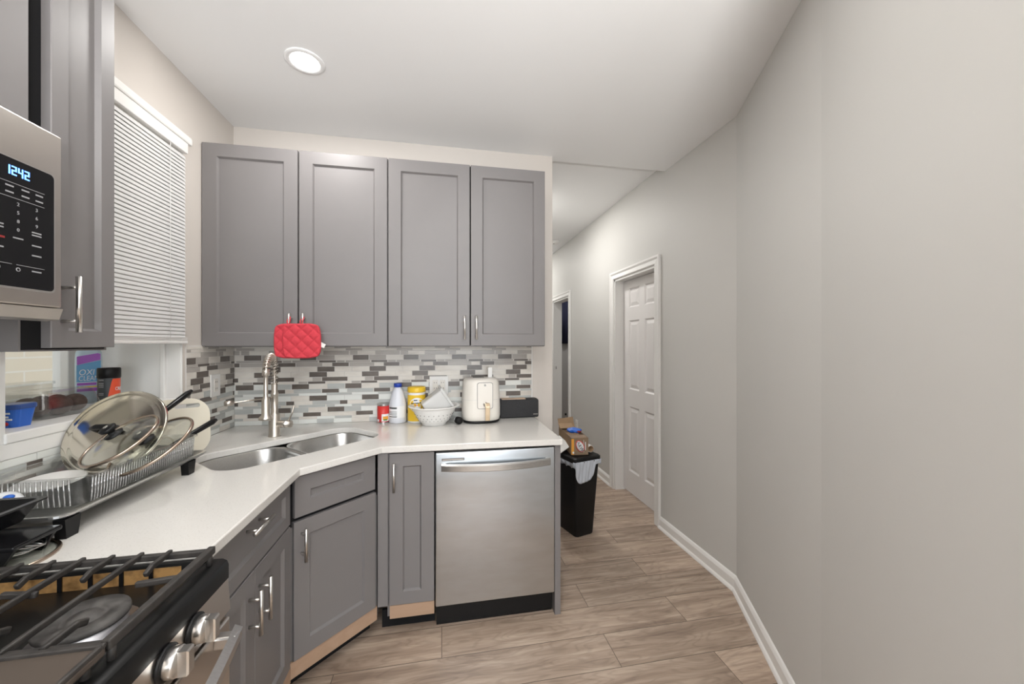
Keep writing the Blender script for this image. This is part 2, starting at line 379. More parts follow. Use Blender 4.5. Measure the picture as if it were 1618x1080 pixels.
# unseen rear wall; its window opening is added for the fill light
mb = MB(); mb.box(-1.7, -0.9, -3.62, -3.5, 0, CEIL); mb.box(1.8, 2.72, -3.62, -3.5, 0, CEIL); mb.box(-0.9, 1.8, -3.62, -3.5, 0, 0.6); mb.box(-0.9, 1.8, -3.62, -3.5, 2.4, CEIL)
struct('wall_rear', mb, 'wall')
struct('wall_hall_end', MB().box(0.5, 3.2, 6.6, 6.72, 0, HALLC), 'bath')
struct('wall_bath', MB().box(2.75, 2.87, 4.2, 6.6, 0, HALLC), 'bath')
struct('wall_bath_near', MB().box(XR + 0.13, 2.87, 4.3, 4.42, 0, HALLC), 'bath')
def baseboard(name, pts):
    """pts: wall foot line, board stands to the left of its travel"""
    mb = MB()
    prof = [(0, 0), (0.024, 0), (0.024, 0.006), (0.019, 0.016), (0.014, 0.021), (0.013, 0.022), (0.013, 0.068), (0.009, 0.078), (0.006, 0.084), (0.0, 0.09)]
    V = [Vector(p) for p in pts]; rings = []
    for i, p in enumerate(V):
        d0 = (V[i] - V[i - 1]).normalized() if i else (V[1] - V[0]).normalized()
        d1 = (V[i + 1] - V[i]).normalized() if i < len(V) - 1 else d0
        n0, n1 = Vector((-d0.y, d0.x)), Vector((-d1.y, d1.x)); n = (n0 + n1) / (1 + n0.dot(n1))
        rings.append([(p.x + n.x * a, p.y + n.y * a, z) for a, z in prof])
    mb.loft(rings); return struct(name, mb, 'trim')
CW = 0.07
baseboard('baseboard_right', [P3, P2, (XR, P1[1]), (XR, D1[0] - CW)])
baseboard('baseboard_hall', [(XR, D1[1] + CW), (XR, D2[0] - CW)])
baseboard('baseboard_hall_far', [(XR, D2[1] + CW), (XR, 6.6)])

def casing(mb, y0, y1, ztop):
    for (k, t0, t1) in ((0, 0.0, 1.0),):
        prof = [(0.0, 0.0), (0.0, 0.010), (0.008, 0.016), (0.040, 0.012), (0.055, 0.020), (0.07, 0.020), (0.07, 0.0)]
        path = [(y0, 0.0, -1, 0), (y0, ztop, -1, 1), (y1, ztop, 1, 1), (y1, 0.0, 1, 0)]
        mb.loft([[(XR - dep, py + sy * a, pz + sz * a) for a, dep in prof] for py, pz, sy, sz in path])
def jamb(mb, y0, y1, z, dep):
    mb.box(XR - 0.002, XR + dep, y0 - 0.001, y0 + 0.018, 0, z); mb.box(XR - 0.002, XR + dep, y1 - 0.018, y1 + 0.001, 0, z); mb.box(XR - 0.002, XR + dep, y0, y1, z - 0.018, z + 0.001)
# near door: closed six-panel slab, set back in its jamb
mb = MB(); casing(mb, *D1); jamb(mb, D1[0], D1[1], D1[2], 0.13)
struct('trim_1', mb, 'trim')
y0, y1, z0, z1 = D1[0] + 0.02, D1[1] - 0.02, 0.018, D1[2] - 0.022
dx = XR + 0.085
mb = MB(); b = bmesh.new()
def door_slab(mb, x, y0, y1, z0, z1, t=0.035):
    W, H_ = y1 - y0, z1 - z0; st = 0.105; mu = 0.09; cw = (W - 2 * st - mu) / 2
    rows = [(0.20, 0.80), (0.96, 1.60), (1.72, 1.90)]
    rects = [(c0, c0 + cw, r0, r1) for r0, r1 in rows for c0 in (st, st + cw + mu)]
    xs = sorted({0, W, *[v for r in rects for v in r[:2]]}); zs = sorted({0, H_, *[v for r in rects for v in r[2:]]})
    for i in range(len(xs) - 1):
        for j in range(len(zs) - 1):
            a0, a1, c0, c1 = xs[i], xs[i + 1], zs[j], zs[j + 1]
            if any(abs(r[0] - a0) < 1e-6 and abs(r[2] - c0) < 1e-6 for r in rects):
                def R(d, dep): return [(x + dep, y0 + a0 + d, z0 + c0 + d), (x + dep, y0 + a1 - d, z0 + c0 + d), (x + dep, y0 + a1 - d, z0 + c1 - d), (x + dep, y0 + a0 + d, z0 + c1 - d)]
                mb.loft([R(0, 0), R(0.012, 0.010), R(0.018, 0.010), R(0.045, 0.002)], cap0=False)
            else: mb.quad((x, y0 + a0, z0 + c0), (x, y0 + a1, z0 + c0), (x, y0 + a1, z0 + c1), (x, y0 + a0, z0 + c1))
    mb.loft([[(x, y0, z0), (x, y1, z0), (x, y1, z1), (x, y0, z1)], [(x + t, y0, z0), (x + t, y1, z0), (x + t, y1, z1), (x + t, y0, z1)]], cap0=False)
door_slab(mb, dx, y0, y1, z0, z1)
bm_ = mb.bm; bmesh.ops.remove_doubles(bm_, verts=bm_.verts, dist=1e-5); bmesh.ops.recalc_face_normals(bm_, faces=bm_.faces[:])
d1 = struct('door_1', mb, 'door')
mb = MB(); mb.box(dx - 0.004, dx + 0.004, y0 + 0.052, y0 + 0.074, 0.90, 0.965, 0.003); mb.build('latch_plate', 'grey', d1)['label'] = 'small dark metal latch plate'
# far doorway into the bathroom
mb = MB(); casing(mb, *D2); jamb(mb, D2[0], D2[1], D2[2], 0.13); struct('trim_2', mb, 'trim')
mb = MB(); mb.box(XR + 0.036, XR + 0.046, D2[1] - 0.022, D2[1] - 0.017, 1.02, 1.06); tag(mb.build('strike_plate', 'grey', None), 'small dark strike plate on the far door jamb', 'strike plate')
mb = MB()
N = 40
rows = []
for zz in (1.40, 2.35):
    rows.append([(1.80 + i * 0.9 / N, 6.52 + 0.018 * math.sin(i * 1.3), zz) for i in range(N + 1)])
for i in range(N): mb.quad(rows[0][i], rows[0][i + 1], rows[1][i + 1], rows[1][i])
o = mb.build('curtain', 'navycloth'); smooth(o, 80); md = o.modifiers.new('thick', 'SOLIDIFY'); md.thickness = 0.004
tag(o, 'dark navy curtain hanging in the room beyond the far doorway', 'curtain')
bt = thing('drink_bottle', 'clear bottle with black cap on the floor beyond the far doorway', 'bottle', (2.03, 6.0, 0.0))
MB(False).lathe([(0, 0), (0.036, 0), (0.038, 0.02), (0.036, 0.12), (0.03, 0.16), (0.014, 0.20), (0.013, 0.215)], 24).build('bottle_body', 'clear', bt)
MB(False).cyl((0, 0, 0.21), (0, 0, 0.24), 0.016).build('bottle_cap', 'blackplastic', bt)
MB(False).lathe([(0.0385, 0.03), (0.0388, 0.03), (0.0378, 0.10), (0.0370, 0.10)], 24).build('bottle_label', 'redink', bt)

# ------------------------------------------------------------------ window, blind and what lies outside
struct('window_1', MB().box(-1.64, -1.58, 1.945, WY1, WZ0, WZ1, 0.004).box(-1.64, -1.58, WY0, 1.36, WZ0, WZ1, 0.004).box(-1.64, -1.58, WY0, WY1, WZ0 - .01, WZ0 + 0.035, 0.004).box(-1.64, -1.58, WY0, WY1, WZ1 - 0.05, WZ1, 0.004).box(-1.635, -1.60, WY0, WY1, 1.72, 1.76, 0.003), 'white')
wf = bpy.data.objects['window_1']
MB().box(-1.615, -1.609, 1.355, 1.95, WZ0 + 0.03, WZ1 - 0.04).build('glass_pane', 'pane', wf)
mb = MB(); mb.box(XL - 0.41, XL + 0.012, WY0 + .001, WY1 - .001, WZ0 - 0.03, WZ0, 0.004); mb.box(XL - 0.001, XL + 0.012, WY1 - .01, WY1 + 0.035, WZ0 - 0.03, WZ0, 0.003)
struct('trim_3', mb, 'trim')                                        # sill
mb = MB(); mb.box(XL - 0.001, XL + 0.009, 0.99, WY1 + 0.03, 1.075, WZ0 - 0.03, 0.002)
mb.box(XL - 0.001, XL + 0.006, 0.99, WY0 + .005, WZ0 - .04, 1.45)
mb.box(XL - 0.4, XL + .004, WY1 - 0.008, WY1 + .001, WZ0, WZ1); mb.box(XL - 0.4, XL + .004, WY0 - .001, WY0 + 0.006, WZ0, WZ1); mb.box(XL - 0.4, XL + .004, WY0, WY1, WZ1 - .008, WZ1 + .001)
mb.box(XL - .001, XL + 0.010, WY1 - 0.003, WY1 + 0.004, WZ0, WZ1, 0.002); mb.box(XL - 0.07, XL - 0.05, WY1 - 0.022, WY1, WZ0, WZ1, 0.003)
struct('trim_4', mb, 'trim')                                        # apron and reveal lining
br_ = MB().box(-3.2, -3.0, -1.0, 9.0, -2.0, 6.0).build('neighbour_brick_wall', 'brick'); br_['kind'] = 'structure'

bl = thing('window_blind', 'white slatted mini blind lowered over the upper window', 'blind', (XL + 0.02, 1.66, 1.405))
BY0, BY1 = 1.262, 2.040
MB().box(XL + 0.001, XL + 0.040, BY0 - 0.012, BY1 + 0.022, 2.347, 2.385, 0.008).build('valance', 'trim', bl)
MB().box(XL + 0.006, XL + 0.034, BY0, BY1 - .004, 2.300, 2.348, 0.002).build('head_rail', 'white', bl)
mb = MB(); nS = 50
for i in range(nS):
    z = 1.44 + i * (2.300 - 1.44) / nS
    a = math.radians(68); hw = 0.0122; dxx, dz = hw * math.cos(a), hw * math.sin(a); cx = XL + 0.020
    mb.loft([[(cx - dxx, yy, z + dz), (cx + 0.0022, yy, z + .001), (cx + dxx, yy, z - dz), (cx + dxx - .0008, yy, z - dz), (cx + .0014, yy, z + .001), (cx - dxx - .0008, yy, z + dz)] for yy in (BY0, BY1 - 0.006)])
mb.build('slats', 'blind', bl)
mb = MB()
for i in range(5): mb.box(XL + 0.008, XL + 0.032, BY0, BY1 - 0.006, 1.405 + 0.012 + i * 0.0035, 1.4072 + 0.012 + i * 0.0035)
mb.box(XL + 0.007, XL + 0.034, BY0, BY1 - 0.004, 1.403, 1.416, 0.003); mb.build('bottom_rail', 'white', bl)
for yy in (1.40, 1.92): MB().tube([(XL + 0.0325, yy, 2.30), (XL + 0.0325, yy, 1.41)], 0.0011, 6).build('ladder_cord', 'white', bl)

# ------------------------------------------------------------------ mosaic backsplash (a sheet of 0.305 m repeats)
ROWS = [(18, [(1165, 1325, 'G')]), (18, [(1275, 1436, 'G')]), (35, [(1060, 1305, 'G'), (1318, 1390, 'G')]),
        (45, [(1345, 1500, 'D'), (1000, 1168, 'G')]), (16, [(1020, 1180, 'D'), (1190, 1265, 'G'), (1275, 1515, 'G')]),
        (32, [(1145, 1305, 'D'), (1310, 1555, 'G')]), (44, [(1003, 1168, 'D')]), (44, [(928, 1095, 'D')]),
        (34, [(958, 1040, 'G'), (1047, 1293, 'D')]), (18, [(828, 912, 'G'), (917, 1080, 'D')]),
        (44, [(1100, 1265, 'G'), (1270, 1430, 'D')]), (32, [(785, 1040, 'G'), (1047, 1210, 'D')]), (18, [(1090, 1335, 'G')]),
        (44, [(928, 1095, 'D')]), (31, [(960, 1215, 'G'), (1218, 1293, 'D')]), (18, [(830, 1080, 'G'), (1090, 1168, 'G')]),
        (42, [(755, 920, 'G'), (1100, 1262, 'D')]), (33, [(870, 1038, 'D')]), (19, [(1170, 1335, 'G')]), (36, [(1000, 1160, 'G')])]
def mosaic(name, run0, run1, z0, z1, place, phase, group_lab, cuts=()):
    """tiles laid in rows from z1 down; place(a, z, depth) -> world point"""
    U = 0.305 / 505.0; tot = 0; rows = []
    ztot = sum(r[0] + 6 for r in ROWS); scale = (1.39 - 0.914) / ztot
    mb = MB(); g = 0.0022
    def solid(a0, a1, c0, c1, d0, d1, mi):
        mb.mi = mi
        p = lambda a, c, d: place(a, c, d)
        mb.loft([[p(a0, c0, d0), p(a1, c0, d0), p(a1, c1, d0), p(a0, c1, d0)], [p(a0, c0, d1), p(a1, c0, d1), p(a1, c1, d1), p(a0, c1, d1)]])
    solid(run0, run1, z0, z1, 0.0, 0.0055, 0)
    zt = 1.39
    for ri, (hgt, tiles) in enumerate(ROWS):
        zb = zt - (hgt + 6) * scale
        if zb < z1 - 0.004 and zt > z0 + .004:
            c0, c1 = max(zb, z0) + g / 2, min(zt, z1) - g / 2
            segs = []
            for x0, x1, k in tiles:
                for m in range(-8, 9):
                    a0 = phase + (x0 - 928) * U + m * 0.305; a1 = a0 + (x1 - x0) * U
                    if a1 > run0 + .004 and a0 < run1 - .004: segs.append((max(a0, run0), min(a1, run1), k))
            segs.sort(); fill = []; cur = run0
            for s0, s1, k in segs + [(run1, run1, None)]:
                if s0 > cur + 0.004:
                    L = s0 - cur; nn = max(1, round(L / 0.13))
                    for q in range(nn): fill.append((cur + L * q / nn, cur + L * (q + 1) / nn, random.choice('MMWW' if ri >= 10 else 'MMM')))
                if k: fill.append((s0, s1, k))
                cur = max(cur, s1)
            for s0, s1, k in fill:
                if any(s1 > q[0] and s0 < q[1] and c1 > q[2] and c0 < q[3] for q in cuts) and False: continue
                solid(s0 + g / 2, s1 - g / 2, c0, c1, 0.0, 0.0075, {'D': 1, 'G': 5 if ri >= 10 else 2, 'M': 3, 'W': 4}[k])
        zt = zb
    o = mb.build(name, ['grout', 't_dark', 't_grey', 't_marble', 't_white', 't_blue']); o['kind'] = 'structure'
    return o
mosaic('wall_tile_back', XL + 0.008, 0.600, 0.914, 1.394, lambda a, z, d: (a, YB - d, z), -0.797, None)
mosaic('wall_tile_left', WY1 + 0.036, YB, 0.914, 1.394, lambda a, z, d: (XL + d, a, z), 2.10, None)
mosaic('wall_tile_left_low', 0.99, WY1 + 0.036, 0.914, 1.075, lambda a, z, d: (XL + d, a, z), 2.10, None)
struct('trim_5', MB().box(0.600, 0.606, YB - 0.009, YB, 0.914, 1.394), 'trim')

# wall plates
def outlet(name, label, loc, mtx, w, gangs):
    t = thing(name, label, 'outlet', loc)
    mb = MB(False); mb.T = mtx; mb.box(-w / 2, w / 2, -0.060, 0.060, 0, 0.006, 0.002); mb.build('cover_plate', 'white', t)
    for i in range(gangs):
        x = (i - (gangs - 1) / 2) * 0.046
        mb = MB(False); mb.T = mtx; mb.box(x - 0.0165, x + 0.0165, -0.034, 0.034, 0.005, 0.0085, 0.002); f = mb.build('outlet_face', 'cream', t)
        for zz in (-0.018, 0.018):
            for xx in (x - 0.0065, x + 0.0065):
                mb = MB(False); mb.T = mtx; mb.box(xx - 0.0015, xx + 0.0015, zz - 0.004, zz + 0.005, 0.008, 0.0092); mb.build('slot', 'grey', f)
outlet('wall_outlet', 'single white wall plate in the tile on the short wall by the window', (XL + 0.0078, 2.297, 1.178), EAST, 0.086, 1)
outlet('wall_outlet', 'white double wall plate in the tile behind the colander', (-0.018, YB - 0.0078, 1.132), FRONT, 0.120, 2)
outlet('wall_outlet', 'small white outlet low on the hall wall behind the soda box', (XR - 0.0005, 4.42, 0.40), RZ(-PI / 2) @ RX(PI / 2), 0.075, 1)

# ------------------------------------------------------------------ cabinets
def bar_handle(parent, mtx, length=0.135, off=0.034):
    """bar pull standing along local Z, front towards -Y, centred at the matrix"""
    mb = MB(); mb.T = mtx
    mb.cyl((0, -off, -length / 2), (0, -off, length / 2), 0.0058, 16)
    for z in (-length * 0.30, length * 0.30): mb.cyl((0, 0.0005, z), (0, -off, z), 0.0045, 12)
    return mb.build('bar_handle', 'handle', parent)
def door(parent, mtx, w, h, st=0.058, name='door', handle=None, hl=0.135, hrot=False):
    mb = MB(); mb.T = mtx; mb.shaker(w, h, st=st); d = mb.build(name, 'cab', parent)
    if handle:
        m2 = mtx @ TR(handle[0], 0, handle[1]) @ (RY(PI / 2) if hrot else Matrix.Identity(4))
        bar_handle(d, m2, hl)
    return d
UB, UT = 1.390, 2.438
UY = 2.19
def upper(label, x0, x1, split, g):
    t = thing('wall_cabinet', label, 'cabinet', ((x0 + x1) / 2, YB - 0.15, UB), group=g)
    mb = MB(); mb.box(x0, x1, UY + 0.022, YB, UB - 0.004, UT + 0.003); mb.build('carcass', 'cab', t)
    MB().box(x0 + .004, x1 - .004, UY + 0.0205, UY + 0.0225, UB + .002, UT - .002).build('gap_shade', 'cab_shade', t)  # dark sheet colours the gaps between doors as if shaded
    w0 = split - 0.0035 - x0 - .002; w1 = x1 - split - 0.0035 - .002
    door(t, TR(x0 + .002, UY, UB), w0, UT - UB, 0.067, handle=(w0 - 0.030, 0.105))
    door(t, TR(split + 0.0035, UY, UB), w1, UT - UB, 0.067, handle=(0.030, 0.105))
upper('two-door grey wall cabinet with red pot holders on its handles', XL + 0.003, -0.297, -0.755, None)
upper('two-door grey wall cabinet above the air fryer and black speaker', -0.295, 0.612, 0.163, None)
# left wall: narrow tall cabinet and the one over the microwave
t = thing('wall_cabinet', 'narrow grey wall cabinet between the microwave and the blind', 'cabinet', (XL + 0.15, 1.14, UB))
MB().box(XL, -0.922, 1.02, 1.243, UB - 0.004, UT).build('carcass', 'cab', t)
MB().box(-0.9225, -0.9205, 1.025, 1.235, UB, UT - .004).build('gap_shade', 'cab_shade', t)
door(t, TR(-0.90, 1.066, UB + .004) @ RZ(PI / 2), 0.175, UT - UB - .004, 0.042, handle=(0.026, 0.105))
t = thing('wall_cabinet', 'grey wall cabinet mounted right above the microwave', 'cabinet', (XL + 0.15, 0.62, 1.86))
MB().box(XL, -0.922, 0.205, 1.018, 1.858, UT).build('carcass', 'cab', t)
MB().box(-0.9225, -0.9205, 0.21, 1.03, 1.86, UT - .004).build('gap_shade', 'cab_shade', t)
door(t, TR(-0.90, 0.21, 1.864) @ RZ(PI / 2), 0.400, UT - 1.864, 0.058, handle=(0.37, 0.1))
door(t, TR(-0.90, 0.615, 1.864) @ RZ(PI / 2), 0.403, UT - 1.864, 0.058, handle=(0.03, 0.1))

CT, CB = 0.914, 0.884
# base cabinet between the range and the sink corner
FX = -0.576
t = thing('base_cabinet', 'grey base cabinet with one drawer and two doors beside the range', 'cabinet', ((XL + FX) / 2, 1.29, 0))
mb = MB(); mb.box(XL + 0.01, FX - 0.021, 0.992, 1.606, 0.085, CB - .002); mb.build('carcass', 'cab', t)
MB().box(FX - .0215, FX - .0195, 1.0, 1.590, 0.15, 0.878).build('gap_shade', 'cab_shade', t)
MB().box(FX - .021, FX - .003, 0.992, 1.60, 0.084, 0.146).build('bottom_rail', 'rawwood', t)
MB().box(XL + 0.01, FX - 0.075, 0.992, 1.60, 0.0, 0.085).build('toe_kick', 'cab_shade', t)
door(t, TR(FX, 0.994, 0.703) @ RZ(PI / 2), 0.596, 0.172, 0.045, 'drawer', (0.303, 0.137), 0.130, True)
door(t, TR(FX, 0.994, 0.148) @ RZ(PI / 2), 0.313, 0.548, 0.055, 'door', (0.277, 0.435), 0.137)
door(t, TR(FX, 1.310, 0.148) @ RZ(PI / 2), 0.280, 0.548, 0.055, 'door', (0.026, 0.438), 0.137)
# diagonal sink cabinet
a, b2 = Vector((-0.572, 1.615)), Vector((-0.303, 1.884)); L = (b2 - a).length
t = thing('sink_cabinet', 'grey corner cabinet set diagonally below the double sink', 'cabinet', (-0.75, 2.03, 0))
q = 0.021 / math.sqrt(2)
mb = MB(); mb.prism([(XL + .01, 1.612), (a.x - 2 * q + .006, 1.612), (b2.x - .004, b2.y + 2 * q - .006), (b2.x - .004, YB - .01), (XL + .01, YB - .01)], 0.085, 0.675); mb.build('carcass', 'cab', t)
D = TR(a.x, a.y, 0) @ RZ(PI / 4)
mb = MB(); mb.T = D; mb.box(-0.006, L + .004, 0.019, 0.03, 0.147, 0.878); mb.build('face_frame', 'cab_shade', t)
mb = MB(); mb.T = D; mb.box(-0.012, L + .004, 0.006, 0.024, 0.083, 0.147); mb.build('bottom_rail', 'rawwood', t)
mb = MB(); mb.T = D; mb.box(-0.05, L + .02, 0.085, 0.10, 0.0, 0.085); mb.build('toe_kick', 'cab_shade', t)
door(t, D @ TR(0.003, 0, 0.712), L - 0.012, 0.162, 0.062, 'drawer_front')
door(t, D @ TR(0.000, 0, 0.149), L - 0.006, 0.547, 0.062, 'door', (0.030, 0.457), 0.13)
# narrow cabinet with filler
FY = 1.88
t = thing('base_cabinet', 'narrow grey base cabinet between the sink corner and dishwasher', 'cabinet', (-0.14, 2.15, 0))
MB().box(-0.258, -0.036, FY + 0.021, YB - .01, 0.085, CB - .002).build('carcass', 'cab', t)
MB().box(-0.300, -0.254, FY + 0.004, FY + 0.03, 0.145, CB - .002).build('filler_strip', 'cab', t)
MB().box(-0.245, -0.036, FY + 0.003, FY + 0.021, 0.083, 0.145).build('bottom_rail', 'rawwood', t)
MB().box(-0.29, -0.034, FY + 0.07, FY + 0.085, 0.0, 0.085).build('toe_kick', 'cab_shade', t)
door(t, TR(-0.2465, FY, 0.147), 0.2105, 0.728, 0.062, 'door', (0.024, 0.622), 0.136)
# end panel
tag(MB().box(0.5755, 0.6065, FY - 0.005, YB - 0.012, 0.0, CB - .001, 0.0015).build('end_panel', 'cab', origin=(0.59, 2.18, 0)), 'tall grey cabinet end panel right of the dishwasher', 'panel')

# dishwasher
t = thing('dishwasher', 'stainless steel dishwasher with bowed handle under the white counter', 'dishwasher', (0.27, 2.16, 0))
DX0, DX1, DY = -0.030, 0.572, 1.868
MB().box(DX0 + .004, DX1 - .002, DY + 0.045, YB - 0.03, 0.015, 0.872).build('tub', 'blackplastic', t)
o = MB().box(DX0, DX1, DY, DY + 0.044, 0.121, 0.871, 0.006, 3).build('front_panel', 'steel_dw', t); smooth(o)
MB().box(DX0 + .002, DX1 - .002, DY + 0.01, DY + 0.05, 0.8715, 0.881).build('control_edge', 'black', t)
mb = MB(); NB = 24; r_ = []
for i in range(NB + 1):
    u = i / NB; x = DX0 + 0.028 + u * (DX1 - DX0 - 0.056); yb = DY - 0.018 - 0.040 * math.sin(PI * u) ** 0.8
    r_.append([(x, yb, 0.785), (x, yb - 0.008, 0.790), (x, yb - 0.008, 0.815), (x, yb, 0.822), (x, yb + 0.010, 0.820), (x, yb + 0.010, 0.788)])
mb.loft(r_)
for x in (DX0 + 0.028, DX1 - 0.050): mb.box(x, x + 0.022, DY - 0.018, DY + .001, 0.788, 0.820, 0.003)
o = mb.build('bowed_handle', 'steel', t); smooth(o, 35)
mb = MB(); mb.box(DX0 + 0.030, DX0 + 0.140, DY - 0.0012, DY + .002, 0.830, 0.842, .0005); bd = mb.build('display_strip', 'grey', t)
mb = MB(); mb.box(DX0 + 0.034, DX0 + 0.136, DY - 0.0018, DY, 0.834, 0.8372); mb.build('light_line', 'handle', bd)
MB().box(DX0 + .004, DX1, DY + 0.05, DY + 0.06, 0.0, 0.121).build('kick_plate', 'black', t)
for x in (DX0 + 0.03, DX1 - 0.06):
    for z in (0.07, 0.085, 0.10): MB().cyl((x, DY + 0.049, z), (x, DY + 0.051, z), 0.0022, 8).build('screw', 'handle', t)

# ------------------------------------------------------------------ countertop with the sink cut-out
def rrect(s0, s1, t0, t1, r, n=8):
    pts = []
    for cx, cy, a0 in ((s1 - r, t1 - r, 0), (s0 + r, t1 - r, PI / 2), (s0 + r, t0 + r, PI), (s1 - r, t0 + r, 3 * PI / 2)):
        for i in range(n + 1): pts.append((cx + r * math.cos(a0 + i * PI / 2 / n), cy + r * math.sin(a0 + i * PI / 2 / n)))
    return pts
ST = lambda s, t: ((s - t) / math.sqrt(2), (s + t) / math.sqrt(2))
S0, S1, T0, T1 = 0.548, 1.288, 1.705, 2.068
hole = [ST(*p) for p in rrect(S0, S1, T0, T1, 0.10, 8)]
outer = [(XL + .008, YB - .008), (XL + .008, 0.988), (-0.546, 0.988), (-0.546, 1.603), (-0.277, 1.866), (0.610, 1.850), (0.610, YB - .008)]
def slab_with_hole(outer, hole, z0, z1):
    b = bmesh.new()
    def loop(pts, z): 
        vs = [b.verts.new((x, y, z)) for x, y in pts]; es = [b.edges.new((vs[i], vs[(i + 1) % len(vs)])) for i in range(len(vs))]; return vs, es
    vo, eo = loop(outer, z1); vh, eh = loop(hole, z1)
    bmesh.ops.triangle_fill(b, use_beauty=True, edges=eo + eh)
    top = b.faces[:]
    r = bmesh.ops.extrude_face_region(b, geom=top)
    bmesh.ops.translate(b, vec=(0, 0, z0 - z1), verts=[g for g in r['geom'] if isinstance(g, bmesh.types.BMVert)])
    bmesh.ops.recalc_face_normals(b, faces=b.faces[:])
    return b
mb = MB(); mb._add(slab_with_hole(outer, hole, CB, CT))
o = mb.build('countertop', 'quartz', origin=(-0.5, 2.0, CB))
tag(o, 'white speckled quartz countertop with an angled sink corner', 'countertop')
md = o.modifiers.new('edge', 'BEVEL'); md.width = 0.004; md.segments = 2; md.limit_method = 'ANGLE'; md.angle_limit = math.radians(50)

# sink
t = thing('kitchen_sink', 'double bowl stainless steel sink set in the white counter corner', 'sink', (*ST(0.918, 1.886), CB - 0.2))
MS = Matrix(((1 / math.sqrt(2), -1 / math.sqrt(2), 0, 0), (1 / math.sqrt(2), 1 / math.sqrt(2), 0, 0), (0, 0, 1, 0), (0, 0, 0, 1)))
for (p0, p1) in ((S0 - 0.006, 0.902), (0.930, S1 + 0.006)):
    mb = MB(); mb.T = MS
    def R(d, z, r): return [(x, y, z) for x, y in rrect(p0 + d, p1 - d, T0 - 0.006 + d, T1 + 0.006 - d, r, 8)]
    mb.loft([R(-0.012, CB - .0005, 0.11), R(0, CB - .0005, 0.10), R(0.002, CB - 0.006, 0.10), R(0.010, CB - 0.15, 0.095), R(0.022, CB - 0.185, 0.09), R(0.055, CB - 0.197, 0.07), R(0.12, CB - 0.20, 0.04)], cap0=False, smooth=True)
    bw = mb.build('bowl', 'steel', t)
    mb = MB(); mb.T = MS @ TR((p0 + p1) / 2, (T0 + T1) / 2 + .04, CB - 0.1995); mb.lathe([(0.045, 0), (0.043, 0.003), (0.030, 0.003), (0.026, -0.004), (0, -0.005)], 28); mb.build('drain', 'nickel', bw)
mb = MB(); mb.T = MS; mb.box(0.899, 0.933, T0 + .01, T1 - .01, CB - 0.03, CB - 0.008, 0.005); mb.build('divider', 'steel', t)

# faucet
fx, fy = -0.868, 2.185
t = thing('kitchen_faucet', 'brushed nickel spring faucet behind the double sink', 'faucet', (fx, fy, CT))
MB(False).lathe([(0, 0), (0.029, 0), (0.029, 0.005), (0.0265, 0.008), (0.0265, 0.115), (0.024, 0.120), (0.0165, 0.122), (0.0165, 0.215), (0.0175, 0.217), (0.0175, 0.232), (0.0145, 0.235), (0.0145, 0.275), (0.011, 0.278), (0, 0.278)], 32).build('column', 'nickel', t)
sx_, sy_ = 0.030, -0.172
def arc(u):
    # column top -> over -> spray head
    pts = [(0, 0, 0.27), (0, 0, 0.335), (0.003, -0.012, 0.385), (0.010, -0.045, 0.416), (0.018, -0.088, 0.425), (0.024, -0.130, 0.412), (0.028, -0.160, 0.385), (sx_, sy_, 0.345)]
    k = u * (len(pts) - 1); i = min(int(k), len(pts) - 2); f = k - i
    P_ = lambda j: Vector(pts[max(0, min(j, len(pts) - 1))])
    p0, p1, p2, p3 = P_(i - 1), P_(i), P_(i + 1), P_(i + 2)
    return 0.5 * ((2 * p1) + (p2 - p0) * f + (2 * p0 - 5 * p1 + 4 * p2 - p3) * f * f + (3 * p1 - p0 - 3 * p2 + p3) * f ** 3)
mb = MB(False); mb.tube([arc(i / 40) for i in range(41)], 0.0065, 10); hose = mb.build('hose', 'nickel', t)
mb = MB(False); pts = []; turns = 20; NN = turns * 14
for i in range(NN + 1):
    u = i / NN; p = arc(u); dd = (arc(min(1, u + .005)) - arc(max(0, u - .005))).normalized(); a_ = dd.cross(Vector((1, 0, 0))).normalized(); c_ = dd.cross(a_)
    pts.append(p + 0.0145 * (math.cos(2 * PI * u * turns) * a_ + math.sin(2 * PI * u * turns) * c_))
mb.tube(pts, 0.0032, 6); mb.build('spring_coil', 'nickel', t)
mb = MB(False); mb.lathe([(0, 0.362), (0.013, 0.362), (0.0155, 0.355), (0.0165, 0.335), (0.0105, 0.330), (0.0095, 0.325), (0.0095, 0.235), (0.013, 0.228), (0.0175, 0.218), (0.0185, 0.145), (0.030, 0.132), (0.031, 0.122), (0.028, 0.120), (0, 0.120)], 28, (sx_, sy_, 0)); mb.build('spray_head', 'nickel', t)
mb = MB(False); e = Vector((-0.120, -0.170, 0.206)); mb.tube([(0, 0, 0.206), e], 0.0042, 10); arm = mb.build('support_arm', 'nickel', t)
dv = Vector((-0.120, -0.170, 0)).normalized(); mb = MB(False); mb.cyl(e - Vector((0, 0, .0)) - dv * 0.006, e + dv * 0.026, 0.013, 20); mb.build('docking_clip', 'nickel', arm)
mb = MB(False); vd = Vector((0.98, -0.20, 0)).normalized(); mb.cyl((0, 0, 0.066), vd * 0.088 + Vector((0, 0, 0.066)), 0.0185, 24); vb = mb.build('valve_body', 'nickel', t)
mb = MB(False); mb.tube([vd * 0.074 + Vector((0, 0, 0.078)), vd * 0.092 + Vector((0, 0, 0.12)), vd * 0.105 + Vector((0, 0, 0.165))], [0.0045, 0.004, 0.0042], 10); mb.build('lever', 'nickel', vb)
mb = MB(False); mb.cyl(vd * 0.058 + Vector((0, 0, 0.066)), vd * 0.0615 + Vector((0, 0, 0.066)), 0.0188, 24); mb.build('valve_ring', 'grey', vb)

